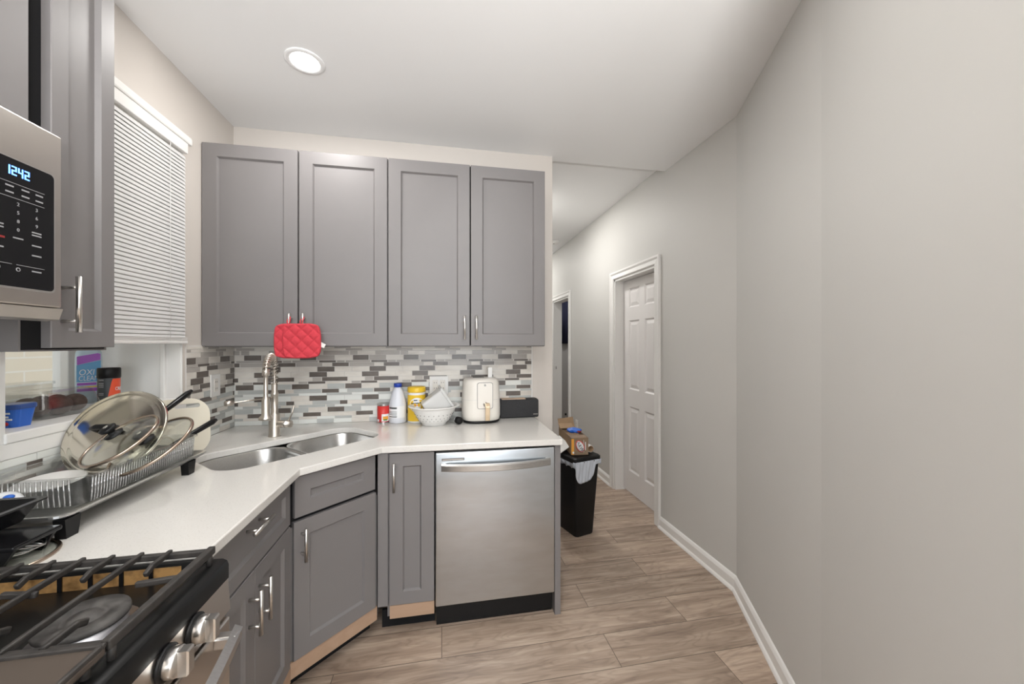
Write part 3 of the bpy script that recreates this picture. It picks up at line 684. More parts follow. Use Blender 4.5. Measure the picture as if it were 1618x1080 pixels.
# ------------------------------------------------------------------ gas range
RY0, RY1, RXF = 0.215, 0.980, -0.486
t = thing('gas_range', 'stainless gas range with black iron grates and knobs in front', 'range', (-0.84, 0.60, 0))
MB().box(XL + 0.02, RXF - 0.03, RY0 + .004, RY1 - .004, 0.0, 0.84).build('body', 'steel', t)
# cooktop pan: black rim around a sunken well
mb = MB()
mb.box(XL + 0.015, RXF - 0.04, RY0, RY1, 0.842, 0.874)                      # well floor
mb.box(XL + 0.015, -1.15, RY0, RY1, 0.874, 0.912, 0.004); mb.box(XL + 0.015, RXF - 0.03, RY1 - 0.012, RY1, 0.874, 0.913, 0.003); mb.box(XL + 0.015, RXF - 0.03, RY0, RY0 + 0.012, 0.874, 0.913, 0.003)
NR = 8; prof = [(RXF - 0.065, 0.874), (RXF - 0.062, 0.893), (RXF - 0.05, 0.904), (RXF - 0.035, 0.908), (RXF - 0.012, 0.907), (RXF - 0.003, 0.902), (RXF, 0.893), (RXF, 0.862), (RXF - 0.02, 0.86)]
mb.loft([[(x, yy, z) for x, z in prof] for yy in (RY0, RY1)])
ck = mb.build('cooktop', 'enamel', t); smooth(ck, 35)
MB().box(-1.10, -0.575, RY1 - 0.0135, RY1 - 0.0115, 0.8745, 0.905).build('greasy_glare_side', 'grease_glare', ck)  # gold strip paints the lamp-lit, greasy patch of the black edge
for x in (-0.632, -0.688, -0.745, -0.80): MB().box(x - 0.004, x + 0.004, RY1 - 0.016, RY1 - 0.011, 0.874, 0.911).build('rib', 'black', ck)
mb = MB(); mb.loft([[(x, yy, z) for x, z in [(RXF - 0.03, 0.862), (RXF - 0.001, 0.862), (RXF + 0.004, 0.79), (RXF - 0.03, 0.785)]] for yy in (RY0 + .001, RY1 - .001)])
cp = mb.build('control_panel', 'mwsteel', t)
for i, yy in enumerate((0.855, 0.775, 0.598, 0.42, 0.34)):
    mb = MB(); mb.T = TR(RXF + 0.001, yy, 0.834) @ RY(PI / 2)
    mb.lathe([(0, 0), (0.030, 0), (0.030, 0.004), (0.027, 0.006), (0.0, 0.006)], 32); bz = mb.build('knob_bezel', 'blackplastic', t)
    mb = MB(); mb.T = TR(RXF + 0.006, yy, 0.834) @ RY(PI / 2)
    mb.lathe([(0, 0), (0.0235, 0), (0.025, 0.004), (0.025, 0.015), (0.0235, 0.019), (0.0, 0.019)], 32)
    rr = [[(sx * 0.0225, sy * 0.0095, z) for sx, sy in ((-1, -1), (1, -1), (1, 1), (-1, 1))] for z in (0.018, 0.033)]
    rr.append([(sx * 0.020, sy * 0.0075, 0.036) for sx, sy in ((-1, -1), (1, -1), (1, 1), (-1, 1))]); mb.loft(rr)
    mb.build('control_knob', 'handle', t)
mb = MB(); mb.box(RXF - 0.03, RXF + 0.006, RY0 + .004, RY1 - .006, 0.19, 0.778, 0.004); od = mb.build('oven_door', 'mwsteel', t)
mb = MB(); mb.box(RXF + 0.004, RXF + 0.0075, RY0 + .09, RY1 - .09, 0.30, 0.66, 0.002); mb.build('oven_glass', 'black', od)
mb = MB(); rr = []
for i in range(21):
    u = i / 20; yy = RY1 - 0.035 - u * (RY1 - RY0 - 0.07); xx = RXF + 0.036 + 0.040 * math.sin(PI * u)
    rr.append([(xx - 0.010, yy, 0.742), (xx + 0.008, yy, 0.745), (xx + 0.010, yy, 0.768), (xx - 0.006, yy, 0.775)])
mb.loft(rr)
for yy in (RY1 - 0.06, RY0 + 0.06): mb.box(RXF + .004, RXF + 0.048, yy - 0.012, yy + 0.012, 0.746, 0.772, 0.004)
mb.build('door_handle', 'steel', od)
MB().box(RXF - 0.03, RXF + 0.002, RY0 + .004, RY1 - .006, 0.03, 0.18, 0.004).build('bottom_drawer', 'mwsteel', t)
# burners
def burner(x, y, r):
    mb = MB(); mb.lathe([(0, 0.874), (r * 1.25, 0.874), (r * 1.2, 0.882), (r * 0.95, 0.888), (r * 0.95, 0.902), (0, 0.902)], 32, (x, y, 0)); bb = mb.build('burner_base', 'alu', t)
    MB().lathe([(0, 0.903), (r * .98, 0.903), (r, 0.906), (r * 0.97, 0.913), (r * .55, 0.914), (r * .5, 0.910), (r * .38, 0.909), (r * .34, 0.914), (0, 0.916)], 32, (x, y, 0)).build('burner_cap', 'burner', bb)
for x, y, r in ((-0.635, 0.81, 0.062), (-0.955, 0.82, 0.042), (-0.625, 0.36, 0.048), (-0.955, 0.36, 0.042)): burner(x, y, r)
GZ = 0.940
def bar(mb, p, q, h=0.012, wd=0.009):
    p, q = Vector(p), Vector(q); d = (q - p); L_ = d.length; ang = math.atan2(d.y, d.x); pit = -math.atan2(d.z, math.hypot(d.x, d.y))
    mb.obox(((p + q) / 2), (L_, wd, h), RZ(ang) @ RY(pit), 0.0028, 2)
def grate(y0, y1):
    mb = MB(); x0, x1 = -1.12, -0.512
    for yy in (y0 + 0.006, y1 - 0.006): bar(mb, (x0, yy, GZ - .006), (x1, yy, GZ - .006), 0.014, 0.011)
    bar(mb, (x1, y0, GZ - .003), (x1, y1, GZ - .003), 0.017, 0.014); bar(mb, (x0, y0, GZ - .004), (x0, y1, GZ - .004), 0.014, 0.012)
    for k, x in enumerate([-0.594, -0.648, -0.702, -0.756, -0.809, -0.865, -0.92, -0.975, -1.03, -1.08]):
        kind = k % 4
        if kind in (1, 3): bar(mb, (x, y0, GZ), (x, y1, GZ))
        else:
            for ya, yc in ((y1, y1 - 0.075), (y0, y0 + 0.075)):
                bar(mb, (x, ya, GZ), (x, ya + (yc - ya) * .8, GZ)); bar(mb, (x, ya + (yc - ya) * .75, GZ), (x, yc, GZ - 0.008))
    ym = (y0 + y1) / 2
    for xa, xb in ((x1, x1 - 0.075), (-0.80, -0.745), (x0, x0 + 0.07)): bar(mb, (xa, ym + .03, GZ - .001), (xb, ym + .03, GZ - 0.006))
    for xx in (x0, x1 + .0):
        for yy in (y0 + 0.012, y1 - 0.012): mb.cyl((xx, yy, 0.874 if xx < -1 else 0.905), (xx, yy, GZ - .004), 0.006, 10)
    return mb.build('grate', 'iron', t)
grate(0.688, 0.966); grate(0.229, 0.507)
mb = MB(); mb.box(-1.12, -0.505, 0.512, 0.682, 0.928, 0.942, 0.004); gp = mb.build('griddle_plate', 'griddle', t)
mb = MB()
for a_ in ((-1.12, -0.505, 0.512, 0.519), (-1.12, -0.505, 0.675, 0.682), (-0.512, -0.505, 0.519, 0.675), (-1.12, -1.113, 0.519, 0.675)): mb.box(*a_, 0.940, 0.948, 0.002)
mb.build('griddle_rim', 'iron', gp)
for xx in (-1.10, -0.520):
    for yy in (0.53, 0.665): MB().cyl((xx, yy, 0.874 if xx < -1 else 0.904), (xx, yy, 0.93), 0.006, 10).build('griddle_foot', 'iron', gp)

# ------------------------------------------------------------------ microwave
MX, MY0, MY1, MZ0, MZ1 = -0.812, 0.215, 0.986, 1.452, 1.852
t = thing('microwave', 'stainless over-the-range microwave with black keypad showing a blue clock', 'microwave', (-1.0, 0.60, MZ0))
MB().box(XL + .002, MX - 0.03, MY0, MY1 - .004, MZ0 + 0.012, MZ1).build('case', 'blackplastic', t)
o = MB().box(MX - 0.03, MX, MY0, MY1, MZ0 + 0.028, MZ1, 0.005, 3).build('front_frame', 'mwsteel', t); smooth(o)
o = MB().loft([[(x, yy, z) for x, z in [(MX - 0.03, MZ0 + 0.027), (MX + 0.001, MZ0 + 0.027), (MX - 0.006, MZ0 + 0.004), (MX - 0.03, MZ0)]] for yy in (MY0, MY1)]).build('lower_lip', 'mwsteel', t)
MB().box(MX - 0.3, MX - 0.06, MY0 + 0.1, MY1 - .1, MZ0 + 0.004, MZ0 + 0.013).build('vent_grille', 'grey', t)
KY0, KY1, KZ0, KZ1 = 0.765, 0.968, 1.510, 1.762
mb = MB(); mb.T = TR(MX, 0, 0) @ EAST
mb.prism(rrect(KY0, KY1, KZ0, KZ1, 0.010, 5), -0.002, 0.0022); bz = mb.build('keypad_bezel', 'handle', t)
mb = MB(); mb.T = TR(MX, 0, 0) @ EAST; mb.prism(rrect(KY0 - .01, KY1 - 0.004, KZ0 + 0.004, KZ1 - 0.003, 0.008, 5), -0.001, 0.0030); kp = mb.build('keypad', 'black', t)
MB().box(MX - .001, MX + 0.003, MY0 + .02, KY0 - .05, 1.52, 1.79, 0.002).build('door_window', 'black', t)
MB().tube([(MX, KY0 - .03, 1.52), (MX + 0.04, KY0 - .03, 1.55), (MX + 0.045, KY0 - .03, 1.65), (MX + 0.04, KY0 - .03, 1.75), (MX, KY0 - .03, 1.78)], 0.009, 12).build('door_handle', 'handle', t)
KM = TR(MX + 0.0031, 0, 0) @ EAST
SEG = {'1': 'bc', '2': 'abged', '4': 'fgbc'}
mb = MB(); mb.T = KM
def digit(ch, x, z, w=0.0088, h=0.017, th=0.0022):
    S = {'a': (0, w, h - th, h), 'g': (0, w, h / 2 - th / 2, h / 2 + th / 2), 'd': (0, w, 0, th), 'f': (0, th, h / 2, h), 'b': (w - th, w, h / 2, h), 'e': (0, th, 0, h / 2), 'c': (w - th, w, 0, h / 2)}
    for k in SEG[ch]:
        a0, a1, c0, c1 = S[k]; mb.box(x + a0, x + a1, z + c0, z + c1, 0, 0.0006)
dg0 = 0.872
for i, ch in enumerate('1242'): digit(ch, dg0 + i * 0.0115 , 1.728)
mb.build('clock_digits', 'clockglow', kp)
mb = MB(); mb.T = KM
for z in (1.712, 1.684): mb.box(0.845, 0.944, z, z + 0.0009, 0, 0.0005)
mb.box(0.845, 0.884, 1.5565, 1.5574, 0, 0.0005); mb.box(0.892, 0.944, 1.5565, 1.5574, 0, 0.0005)
for z in (1.704, 1.692):
    for y in (0.855, 0.880, 0.908, 0.934): mb.box(y - 0.007, y + 0.007, z, z + 0.0028, 0, 0.0005)
num = ['123', '456', '789']
for r_i, row in enumerate(num):
    for c_i, ch in enumerate(row): mb.text(ch, 0.0095, TR(0.861 + c_i * 0.034, 1.674 - r_i * 0.0165, 0.0003), 0.0003)
mb.text('0', 0.0095, TR(0.895, 1.6245, 0.0003), 0.0003)
for y, z in ((0.861, 1.628), (0.861, 1.622), (0.929, 1.6265), (0.929, 1.621), (0.895, 1.607), (0.929, 1.600), (0.861, 1.585), (0.929, 1.580), (0.929, 1.548)): mb.box(y - 0.009, y + 0.009, z, z + 0.0026, 0, 0.0005)
for y in (0.861, 0.895): mb.lathe([(0.0025, 0), (0.0040, 0), (0.0040, 0.0005), (0.0025, 0.0005)], 16, (y, 1.548, 0))
mb.build('key_print', 'panel_ink', kp)
mb = MB(); mb.T = KM; mb.box(0.852, 0.872, 1.603, 1.607, 0, 0.0005); mb.build('stop_print', 'redink', kp)

# ------------------------------------------------------------------ pot holders
def potholder(label, x, y, ztop, hx, tilt):
    t = thing('pot_holder', label, 'pot holder', (hx, y, ztop), group='red quilted pot holders')
    W, Hh, n = 0.186, 0.182, 60
    mb = MB(); b = bmesh.new()
    def outline(u, v):
        # squircle-ish mapping of the square grid so that the corners are round
        X, Z = 2 * u - 1, 2 * v - 1
        f = 1.0 - 0.15 * (X * X * Z * Z) ** 1.6
        return X * f * W / 2, Z * f * Hh / 2
    grid = {}
    for side in (0, 1):
        for i in range(n + 1):
            for j in range(n + 1):
                u, v = i / n, j / n; X, Z = outline(u, v)
                p, q_ = (X + Z) / 0.060, (X - Z) / 0.060
                puff = (abs(math.sin(PI * p)) * abs(math.sin(PI * q_))) ** 0.26
                edge = min(1, min(u, 1 - u, v, 1 - v) / 0.05)
                d = 0.0015 + 0.0095 * puff * edge + (0.0025 if edge < 1 else 0)
                if (i in (0, n) or j in (0, n)): d = 0.0
                key = (side, i, j) if not (i in (0, n) or j in (0, n)) else (0, i, j)
                if key not in grid:
                    ct, st_ = math.cos(tilt), math.sin(tilt)
                    grid[key] = b.verts.new((x + X * ct - (Z) * st_, y + (-d if side == 0 else d), ztop - Hh / 2 + Z * ct + X * st_))
    gk = lambda s, i, j: grid[(s, i, j)] if (s, i, j) in grid else grid[(0, i, j)]
    for s in (0, 1):
        for i in range(n):
            for j in range(n):
                try: b.faces.new((gk(s, i, j), gk(s, i + 1, j), gk(s, i + 1, j + 1), gk(s, i, j + 1)))
                except ValueError: pass
    bmesh.ops.recalc_face_normals(b, faces=b.faces[:]); mb._add(b, True); mb.build('quilted_pad', 'red_cloth', t)
    mb = MB(); mb.tube([(hx + 0.006, y, ztop - 0.004), (hx + 0.012, y - .002, ztop + 0.02), (hx + 0.009, UY - 0.040, ztop + 0.034), (hx, UY - 0.020, ztop + 0.036), (hx - 0.008, UY - 0.022, ztop + 0.03), (hx - 0.004, y, ztop + 0.008), (hx + 0.002, y, ztop - 0.004)], 0.0028, 8); mb.build('hanging_loop', 'red_cloth', t)
    return t
hA, hB = -0.755 - 0.0035 - 0.030, -0.755 + 0.0035 + 0.030
potholder('red quilted pot holder hanging partly hidden behind the other one', -0.762, UY - 0.047, 1.508, hA, 0.0)
p2 = potholder('red quilted pot holder in front with a white tag', -0.716, UY - 0.060, 1.508, hB, 0.02)
mb = MB(); mb.obox((-0.617, UY - 0.058, 1.395), (0.026, 0.001, 0.022), RY(0.5)); mb.build('care_tag', 'paper', p2)

# ------------------------------------------------------------------ things along the back counter
t = thing('food_can', 'red tin can with food picture, leftmost by the tile wall', 'can', (-0.355, 2.44, CT))
MB(False).lathe([(0, 0.001), (0.035, 0.001), (0.0365, 0.003), (0.0355, 0.006), (0.0355, 0.112), (0.0365, 0.115), (0.0355, 0.118), (0.033, 0.114), (0, 0.113)], 36).build('can_body', 'steel', t)
MB(False).lathe([(0.0357, 0.008), (0.0360, 0.008), (0.0360, 0.106), (0.0357, 0.106)], 36).build('can_label', 'red', t)
def patch(mb, r, a0, a1, z0, z1, n=10, dr=0.0004):
    """curved print on a round body (angles from -Y, towards +X)"""
    P_ = lambda a, rr, z: (rr * math.sin(a), -rr * math.cos(a), z)
    mb.loft([[P_(a0 + (a1 - a0) * i / n, r, z0), P_(a0 + (a1 - a0) * i / n, r + dr, z0), P_(a0 + (a1 - a0) * i / n, r + dr, z1), P_(a0 + (a1 - a0) * i / n, r, z1)] for i in range(n + 1)], smooth=False)
lab = [o for o in t.children if o.name.startswith('can_label')][0]
mb = MB(False); patch(mb, 0.036, -0.15, 1.2, 0.014, 0.058); mb.build('picture_panel', 'label_white', lab)
mb = MB(False); patch(mb, 0.0364, 0.05, 1.0, 0.022, 0.044); mb.build('picture_food', 'orange', lab)
mb = MB(False); patch(mb, 0.0366, 0.15, 0.8, 0.018, 0.027); mb.build('picture_greens', 'green', lab)
mb = MB(False); patch(mb, 0.036, -1.1, -0.6, 0.012, 0.026); mb.build('facts_panel', 'label_white', lab)

t = thing('bleach_bottle', 'white plastic bottle with blue cap and striped label', 'bottle', (-0.269, 2.438, CT))
MB(False).lathe([(0, 0.001), (0.048, 0.001), (0.052, 0.006), (0.052, 0.115), (0.050, 0.122), (0.047, 0.140), (0.036, 0.185), (0.026, 0.207), (0.021, 0.214), (0.021, 0.222), (0, 0.222)], 40).build('bottle_body', 'hdpe', t)
MB(False).lathe([(0.0, 0.242), (0.0225, 0.242), (0.024, 0.239), (0.024, 0.219), (0.0, 0.219)], 28).build('cap', 'blue_cap', t)
mb = MB(False); patch(mb, 0.0521, -1.25, 1.0, 0.034, 0.106, 16); lb = mb.build('bottle_label', 'label_white', t)
mb = MB(False)
for z0, z1 in ((0.090, 0.100), (0.071, 0.0735), (0.062, 0.0645), (0.053, 0.056), (0.040, 0.045)): patch(mb, 0.0526, -1.1, 0.0, z0, z1)
mb.build('label_stripes', 'ink', lb)

t = thing('wipes_canister', 'yellow canister with white label behind the colander', 'canister', (-0.155, 2.432, CT))
MB(False).lathe([(0, 0.001), (0.052, 0.001), (0.054, 0.005), (0.0535, 0.170), (0.0535, 0.192), (0, 0.192)], 40).build('canister_body', 'white', t)
mb = MB(False); patch(mb, 0.0540, -PI * .95, PI * .95, 0.012, 0.172, 40); lb = mb.build('canister_label', 'yellow', t)
MB(False).lathe([(0.0535, 0.187), (0.0555, 0.188), (0.056, 0.192), (0.055, 0.214), (0.050, 0.220), (0, 0.221)], 40).build('canister_lid', 'yellow', t)
mb = MB(False); n = 14
P_ = lambda a, z: (0.0547 * math.sin(a), -0.0547 * math.cos(a), z)
b = bmesh.new(); vs = [b.verts.new(P_(0.10 + 0.86 * math.cos(2 * PI * i / 32), 0.112 + 0.044 * math.sin(2 * PI * i / 32))) for i in range(32)]
cv = b.verts.new(P_(0.10, 0.112)); mids = [b.verts.new(P_(0.10 + 0.43 * math.cos(2 * PI * i / 32), 0.112 + 0.022 * math.sin(2 * PI * i / 32))) for i in range(32)]
for i in range(32):
    b.faces.new((vs[i], vs[(i + 1) % 32], mids[(i + 1) % 32], mids[i])); b.faces.new((mids[i], mids[(i + 1) % 32], cv))
bmesh.ops.recalc_face_normals(b, faces=b.faces[:]); mb._add(b); wl = mb.build('label_oval', 'label_white', lb)
mb = MB(False)
for a0, a1, z in ((-0.25, 0.15, 0.138), (-0.55, -0.15, 0.119), (-0.1, 0.3, 0.120), (0.36, 0.7, 0.122)): patch(mb, 0.0550, a0, a1, z, z + 0.006)
mb.build('label_print', 'ink', wl)
mb = MB(False); patch(mb, 0.0550, -0.3, 0.3, 0.109, 0.112); mb.build('label_red_line', 'red', wl)

# colander with the plastic tub leaning in it
cx, cy = -0.045, 2.335
t = thing('colander', 'white plastic colander in front of the yellow canister', 'colander', (cx, cy, CT))
prof = [(0.0, 0.006), (0.06, 0.006), (0.066, 0.0), (0.070, 0.0), (0.074, 0.012)]
for i in range(15): 
    u = i / 14; prof.append((0.078 + 0.052 * u ** 0.75, 0.016 + 0.086 * u))
prof += [(0.134, 0.108), (0.152, 0.112), (0.154, 0.116), (0.150, 0.118), (0.131, 0.114)]
for i in range(14): 
    u = 1 - i / 13; prof.append((0.074 + 0.052 * u ** 0.75, 0.018 + 0.088 * u))
prof += [(0.06, 0.010), (0, 0.010)]
nseg = 96
def skip(i, k):
    holes = {7: 0, 9: 3, 11: 0}; outer_i = i
    if i in holes and (k + holes[i]) % 6 == 0: return True
    j = {len(prof) - 1 - 3 - x: y for x, y in holes.items()}
    return False
MB(False).lathe(prof, nseg).build('bowl', 'white', t)
mb = MB(False)
for zz, rad, off in ((0.034, 0.0955, 0), (0.048, 0.1058, 0.5), (0.068, 0.1175, 0)):
    for k in range(26):
        a_ = 2 * PI * (k + off) / 26; d = Vector((math.sin(a_), -math.cos(a_), -0.55)).normalized(); p = Vector((rad * math.sin(a_), -rad * math.cos(a_), zz))
        mb.cyl(p - d * 0.004, p + d * 0.0003, 0.0019, 8)
mb.build('drain_holes', 'grey', t)
t = thing('plastic_tub', 'clear milky plastic tub tipped inside the white colander', 'tub', (cx - 0.048, cy - 0.005, CT + 0.088), rot=(0.10, 0.98, 0.2))
mb = MB(False)
def RR(x, y, z, r): return [(a_, c_, z) for a_, c_ in rrect(-x, x, -y, y, r, 5)]
mb.loft([RR(.05, .050, 0.0, .012), RR(.053, .053, .004, .014), RR(.063, .060, .135, .016), RR(.070, .067, .136, .018), RR(.070, .067, .140, .018), RR(.061, .058, .139, .016), RR(.050, .050, .006, .012)], smooth=False)
M['milky'] = glass('milky_plastic_clear', (0.86, 0.87, 0.87), 0.72, 0.35)
M['milky2'] = mat('milky_wall', (0.80, 0.80, 0.79), 0.3, Alpha=0.72)
smooth(mb.build('tub_body', 'milky2', t), 30)
MB(False).loft([RR(.073 - .0, .070, .141, .018), RR(.073, .070, .150, .018), RR(.066, .063, .151, .016)]).build('tub_rim', 'milky2', t)

t = thing('plastic_bottle', 'small clear bottle with black cap lying before the air fryer', 'bottle', (0.080, 2.335, CT + 0.023), rot=(0, PI / 2, -0.95))
MB(False).lathe([(0, -0.062), (0.021, -0.062), (0.023, -0.058), (0.023, 0.012), (0.019, 0.02), (0, 0.02)], 28).build('bottle_body', 'clear', t)
MB(False).lathe([(0, 0.020), (0.021, 0.020), (0.022, 0.024), (0.022, 0.048), (0.018, 0.053), (0, 0.053)], 28).build('bottle_cap', 'blackplastic', t)

# air fryer
ax, ay = 0.243, 2.383
t = thing('air_fryer', 'cream white air fryer with gold handle on the back counter', 'air fryer', (ax, ay, CT))
def RQ(w_, d_, z, r): return [(a_, c_, z) for a_, c_ in rrect(-w_, w_, -d_, d_, r, 10)]
MB(False).loft([RQ(.098, .086, 0.0, .07), RQ(.112, .098, .006, .075), RQ(.114, .100, .016, .076), RQ(.105, .092, .018, .07)], smooth=True).build('base', 'blackplastic', t)
o = MB(False).loft([RQ(.104, .090, .014, .07), RQ(.114, .100, .020, .076), RQ(.119, .103, .045, .078), RQ(.119, .103, .10, .078), RQ(.116, .101, .18, .078), RQ(.112, .099, .245, .076), RQ(.107, .095, .262, .074), RQ(.095, .083, .273, .066), RQ(.06, .05, .276, .045)], smooth=True).build('housing', 'cream', t)
mb = MB(False); mb.loft([RQ(.1198, .1038, .1455, .078), RQ(.1198, .1038, .1470, .078)], cap0=False, cap1=False); mb.build('seam_line', 'milky2', t)
mb = MB(False); mb.T = TR(0.016, -0.1015, 0.172) @ RX(PI / 2 - 0.015)
fr = rrect(-.048, .048, -.080, .080, .014, 6); inner = rrect(-.0455, .0455, -.0775, .0775, .0125, 6)
b = bmesh.new(); A = [b.verts.new((x, y, .0035)) for x, y in fr]; B = [b.verts.new((x, y, .0035)) for x, y in inner]; A2 = [b.verts.new((x, y, -.003)) for x, y in fr]
for i in range(len(A)):
    j = (i + 1) % len(A); b.faces.new((A[i], A[j], B[j], B[i])); b.faces.new((A2[i], A2[j], A[j], A[i]))
bmesh.ops.recalc_face_normals(b, faces=b.faces[:]); mb._add(b); mb.build('panel_outline', 'grey', t)
mb = MB(False); mb.T = TR(0.016, -0.1015, 0.172) @ RX(PI / 2 - 0.015); mb.prism(inner, -.003, .0030); pn = mb.build('front_panel', 'cream', t)
mb = MB(False); mb.T = TR(0.016, -0.1050, 0.236) @ RX(PI / 2); mb.lathe([(0.0035, 0), (0.0062, 0), (0.0062, 0.0006), (0.0035, 0.0006)], 16); mb.box(-0.001, 0.001, -0.004, 0.003, 0, 0.0006); mb.build('round_logo', 'panel_ink', pn)
mb = MB(False); mb.T = TR(0.018, -0.1035, 0.120) @ RX(PI / 2); mb.lathe([(0, 0), (0.014, 0), (0.014, 0.008), (0, 0.009)], 24); mb.build('release_button', 'nickel', t)
mb = MB(False); pts = [(0.028, -0.098, 0.120), (0.028, -0.128, 0.123), (0.028, -0.139, 0.110), (0.028, -0.136, 0.06), (0.028, -0.130, 0.026)]
rr = []
for i, p in enumerate(pts):
    d = Vector(pts[min(i + 1, 4)]) - Vector(pts[max(i - 1, 0)]); d.normalize(); nrm = Vector((1, 0, 0)).cross(d)
    rr.append([Vector(p) + Vector((sx * 0.0135, 0, 0)) + nrm * (sy * 0.007) for sx, sy in ((-1, -1), (1, -1), (1, 1), (-1, 1))])
mb.loft(rr); o = mb.build('basket_handle', 'gold', t); md = o.modifiers.new('b', 'BEVEL'); md.width = .003; md.segments = 2
mb = MB(False); mb.box(-0.05, 0.02, -0.03, 0.03, 0.2755, 0.2785, 0.001); mb.build('air_vent', 'grey', t)
tag(MB().box(0.288, 0.316, 2.372, 2.388, CT + 0.268, CT + 0.340, 0.003).build('white_stick', 'white', origin=(0.302, 2.38, CT + .268)), 'white upright plastic stick standing on top of the air fryer', 'stick')

# speaker
t = thing('bluetooth_speaker', 'black cloth-covered box speaker with tan top beside the air fryer', 'speaker', (0.50, 2.45, CT))
o = MB().box(0.372, 0.632, 2.418, 2.488, CT + 0.002, CT + 0.124, 0.012, 4).build('cabinet_body', 'speaker', t); smooth(o)
MB().box(0.385, 0.545, 2.424, 2.482, CT + 0.122, CT + 0.127, 0.002).build('top_panel', 'tanwood', t)
MB().box(0.548, 0.620, 2.426, 2.480, CT + 0.122, CT + 0.126, 0.002).build('button_panel', 'blackplastic', t)
mb = MB()
for i in range(6): mb.box(0.594 + i * 0.0052, 0.598 + i * 0.0052, 2.4172, 2.419, CT + 0.022, CT + 0.0262)
mb.build('front_badge', 'handle', t)

# ------------------------------------------------------------------ dish rack and what dries in it
DRZ = CT
t = thing('dish_rack', 'steel dish drying tray with clear ribbed basket and black feet', 'dish rack', (-1.05, 1.42, CT))
xa, xb, ya, yb = -1.195, -0.918, 1.115, 1.715
def TRr(x0, x1, y0, y1, z, r): return [(a_, c_, z) for a_, c_ in rrect(x0, x1, y0, y1, r, 5)]
mb = MB()
mb.loft([TRr(xa, xb, ya, yb, 0.978, .03), TRr(xa, xb, ya, yb, 0.972, .03), TRr(xa + .02, xb - .02, ya + .02, yb - .02, 0.958, .025)], cap0=False)
mb.loft([TRr(xa, xb, ya, yb, 0.978, .03), TRr(xa + .008, xb - .008, ya + .008, yb - .008, 0.978, .027), TRr(xa + .024, xb - .024, ya + .024, yb - .024, 0.962, .02)], cap0=False)
mb.build('drip_tray', 'steel', t)
for x_ in (xa + 0.04, xb - 0.02):
    for y_ in (ya + 0.035, yb - 0.10):
        mb = MB(); mb.loft([[(x_ - .012, y_ - .016, CT), (x_ + .012, y_ - .016, CT), (x_ + .012, y_ + .016, CT), (x_ - .012, y_ + .016, CT)], [(x_ - .012, y_ - .022, .964), (x_ + .014, y_ - .022, .964), (x_ + .014, y_ + .022, .964), (x_ - .012, y_ + .022, .964)]]); mb.build('foot', 'blackplastic', t)
# ribbed clear basket
bx0, bx1, by0, by1 = xa + 0.02, xb - 0.018, 1.19, 1.675
mb = MB()
def B4(d, z): return TRr(bx0 + d, bx1 - d, by0 + d, by1 - d, z, .03)
mb.loft([B4(.014, .966), B4(.006, .972), B4(0.0, 1.044), B4(-.006, 1.046), B4(-.006, 1.050), B4(.0025, 1.049), B4(.009, .975), B4(.016, .969)], smooth=True)
bk = mb.build('basket', 'clear', t)
mb = MB()
for i in range(46):
    y_ = by0 + 0.03 + i * (by1 - by0 - 0.06) / 45; mb.tube([(bx1 - 0.004, y_, 0.974), (bx1 + 0.001, y_, 1.045)], 0.0022, 6)
for i in range(16):
    x_ = bx0 + 0.03 + i * (bx1 - bx0 - 0.06) / 15; mb.tube([(x_, by0 + 0.004, 0.974), (x_, by0 - 0.001, 1.045)], 0.0022, 6)
mb.build('ribbing', 'ribs', bk)

def disc_frame(cen, nrm, roll=0.0):
    n_ = Vector(nrm).normalized(); a_ = n_.cross(Vector((0, 0, 1))).normalized(); b_ = n_.cross(a_)
    m = Matrix((( a_.x, b_.x, n_.x, cen[0]), (a_.y, b_.y, n_.y, cen[1]), (a_.z, b_.z, n_.z, cen[2]), (0, 0, 0, 1)))
    return m @ RZ(roll)
def from_angles(th, ph): return (math.cos(ph) * math.cos(th), math.cos(ph) * math.sin(th), math.sin(ph))
def thing_m(name, label, cat, m):
    o = thing(name, label, cat, m.to_translation()); o.rotation_euler = m.to_euler(); WM[o.name] = m.copy(); return o
nst = from_angles(-1.619, 0.526)
t = thing_m('pot_lid', 'big steel pot lid standing in the dish rack', 'pot lid', disc_frame((-1.057, 1.462, 1.113), nst))
R_ = 0.144
MB(False).lathe([(R_, -.004), (R_, .002), (R_ * .985, .005), (R_ * .90, .003), (R_ * .86, .004), (R_ * .80, .010), (R_ * .77, .011), (R_ * .45, .018), (0, .021), (0, .019), (R_ * .45, .016), (R_ * .8, .007), (R_ * .97, -.004)], 64).build('lid_disc', 'lidsteel', t)
mb = MB(False); mb.tube([(-0.045, 0, 0.018), (-0.042, 0, 0.04), (-0.02, 0, 0.052), (0.02, 0, 0.052), (0.042, 0, 0.04), (0.045, 0, 0.018)], [.006, .006, .009, .009, .006, .006], 12); mb.build('lid_handle', 'blackplastic', t)
nb = from_angles(-2.174, 0.943)
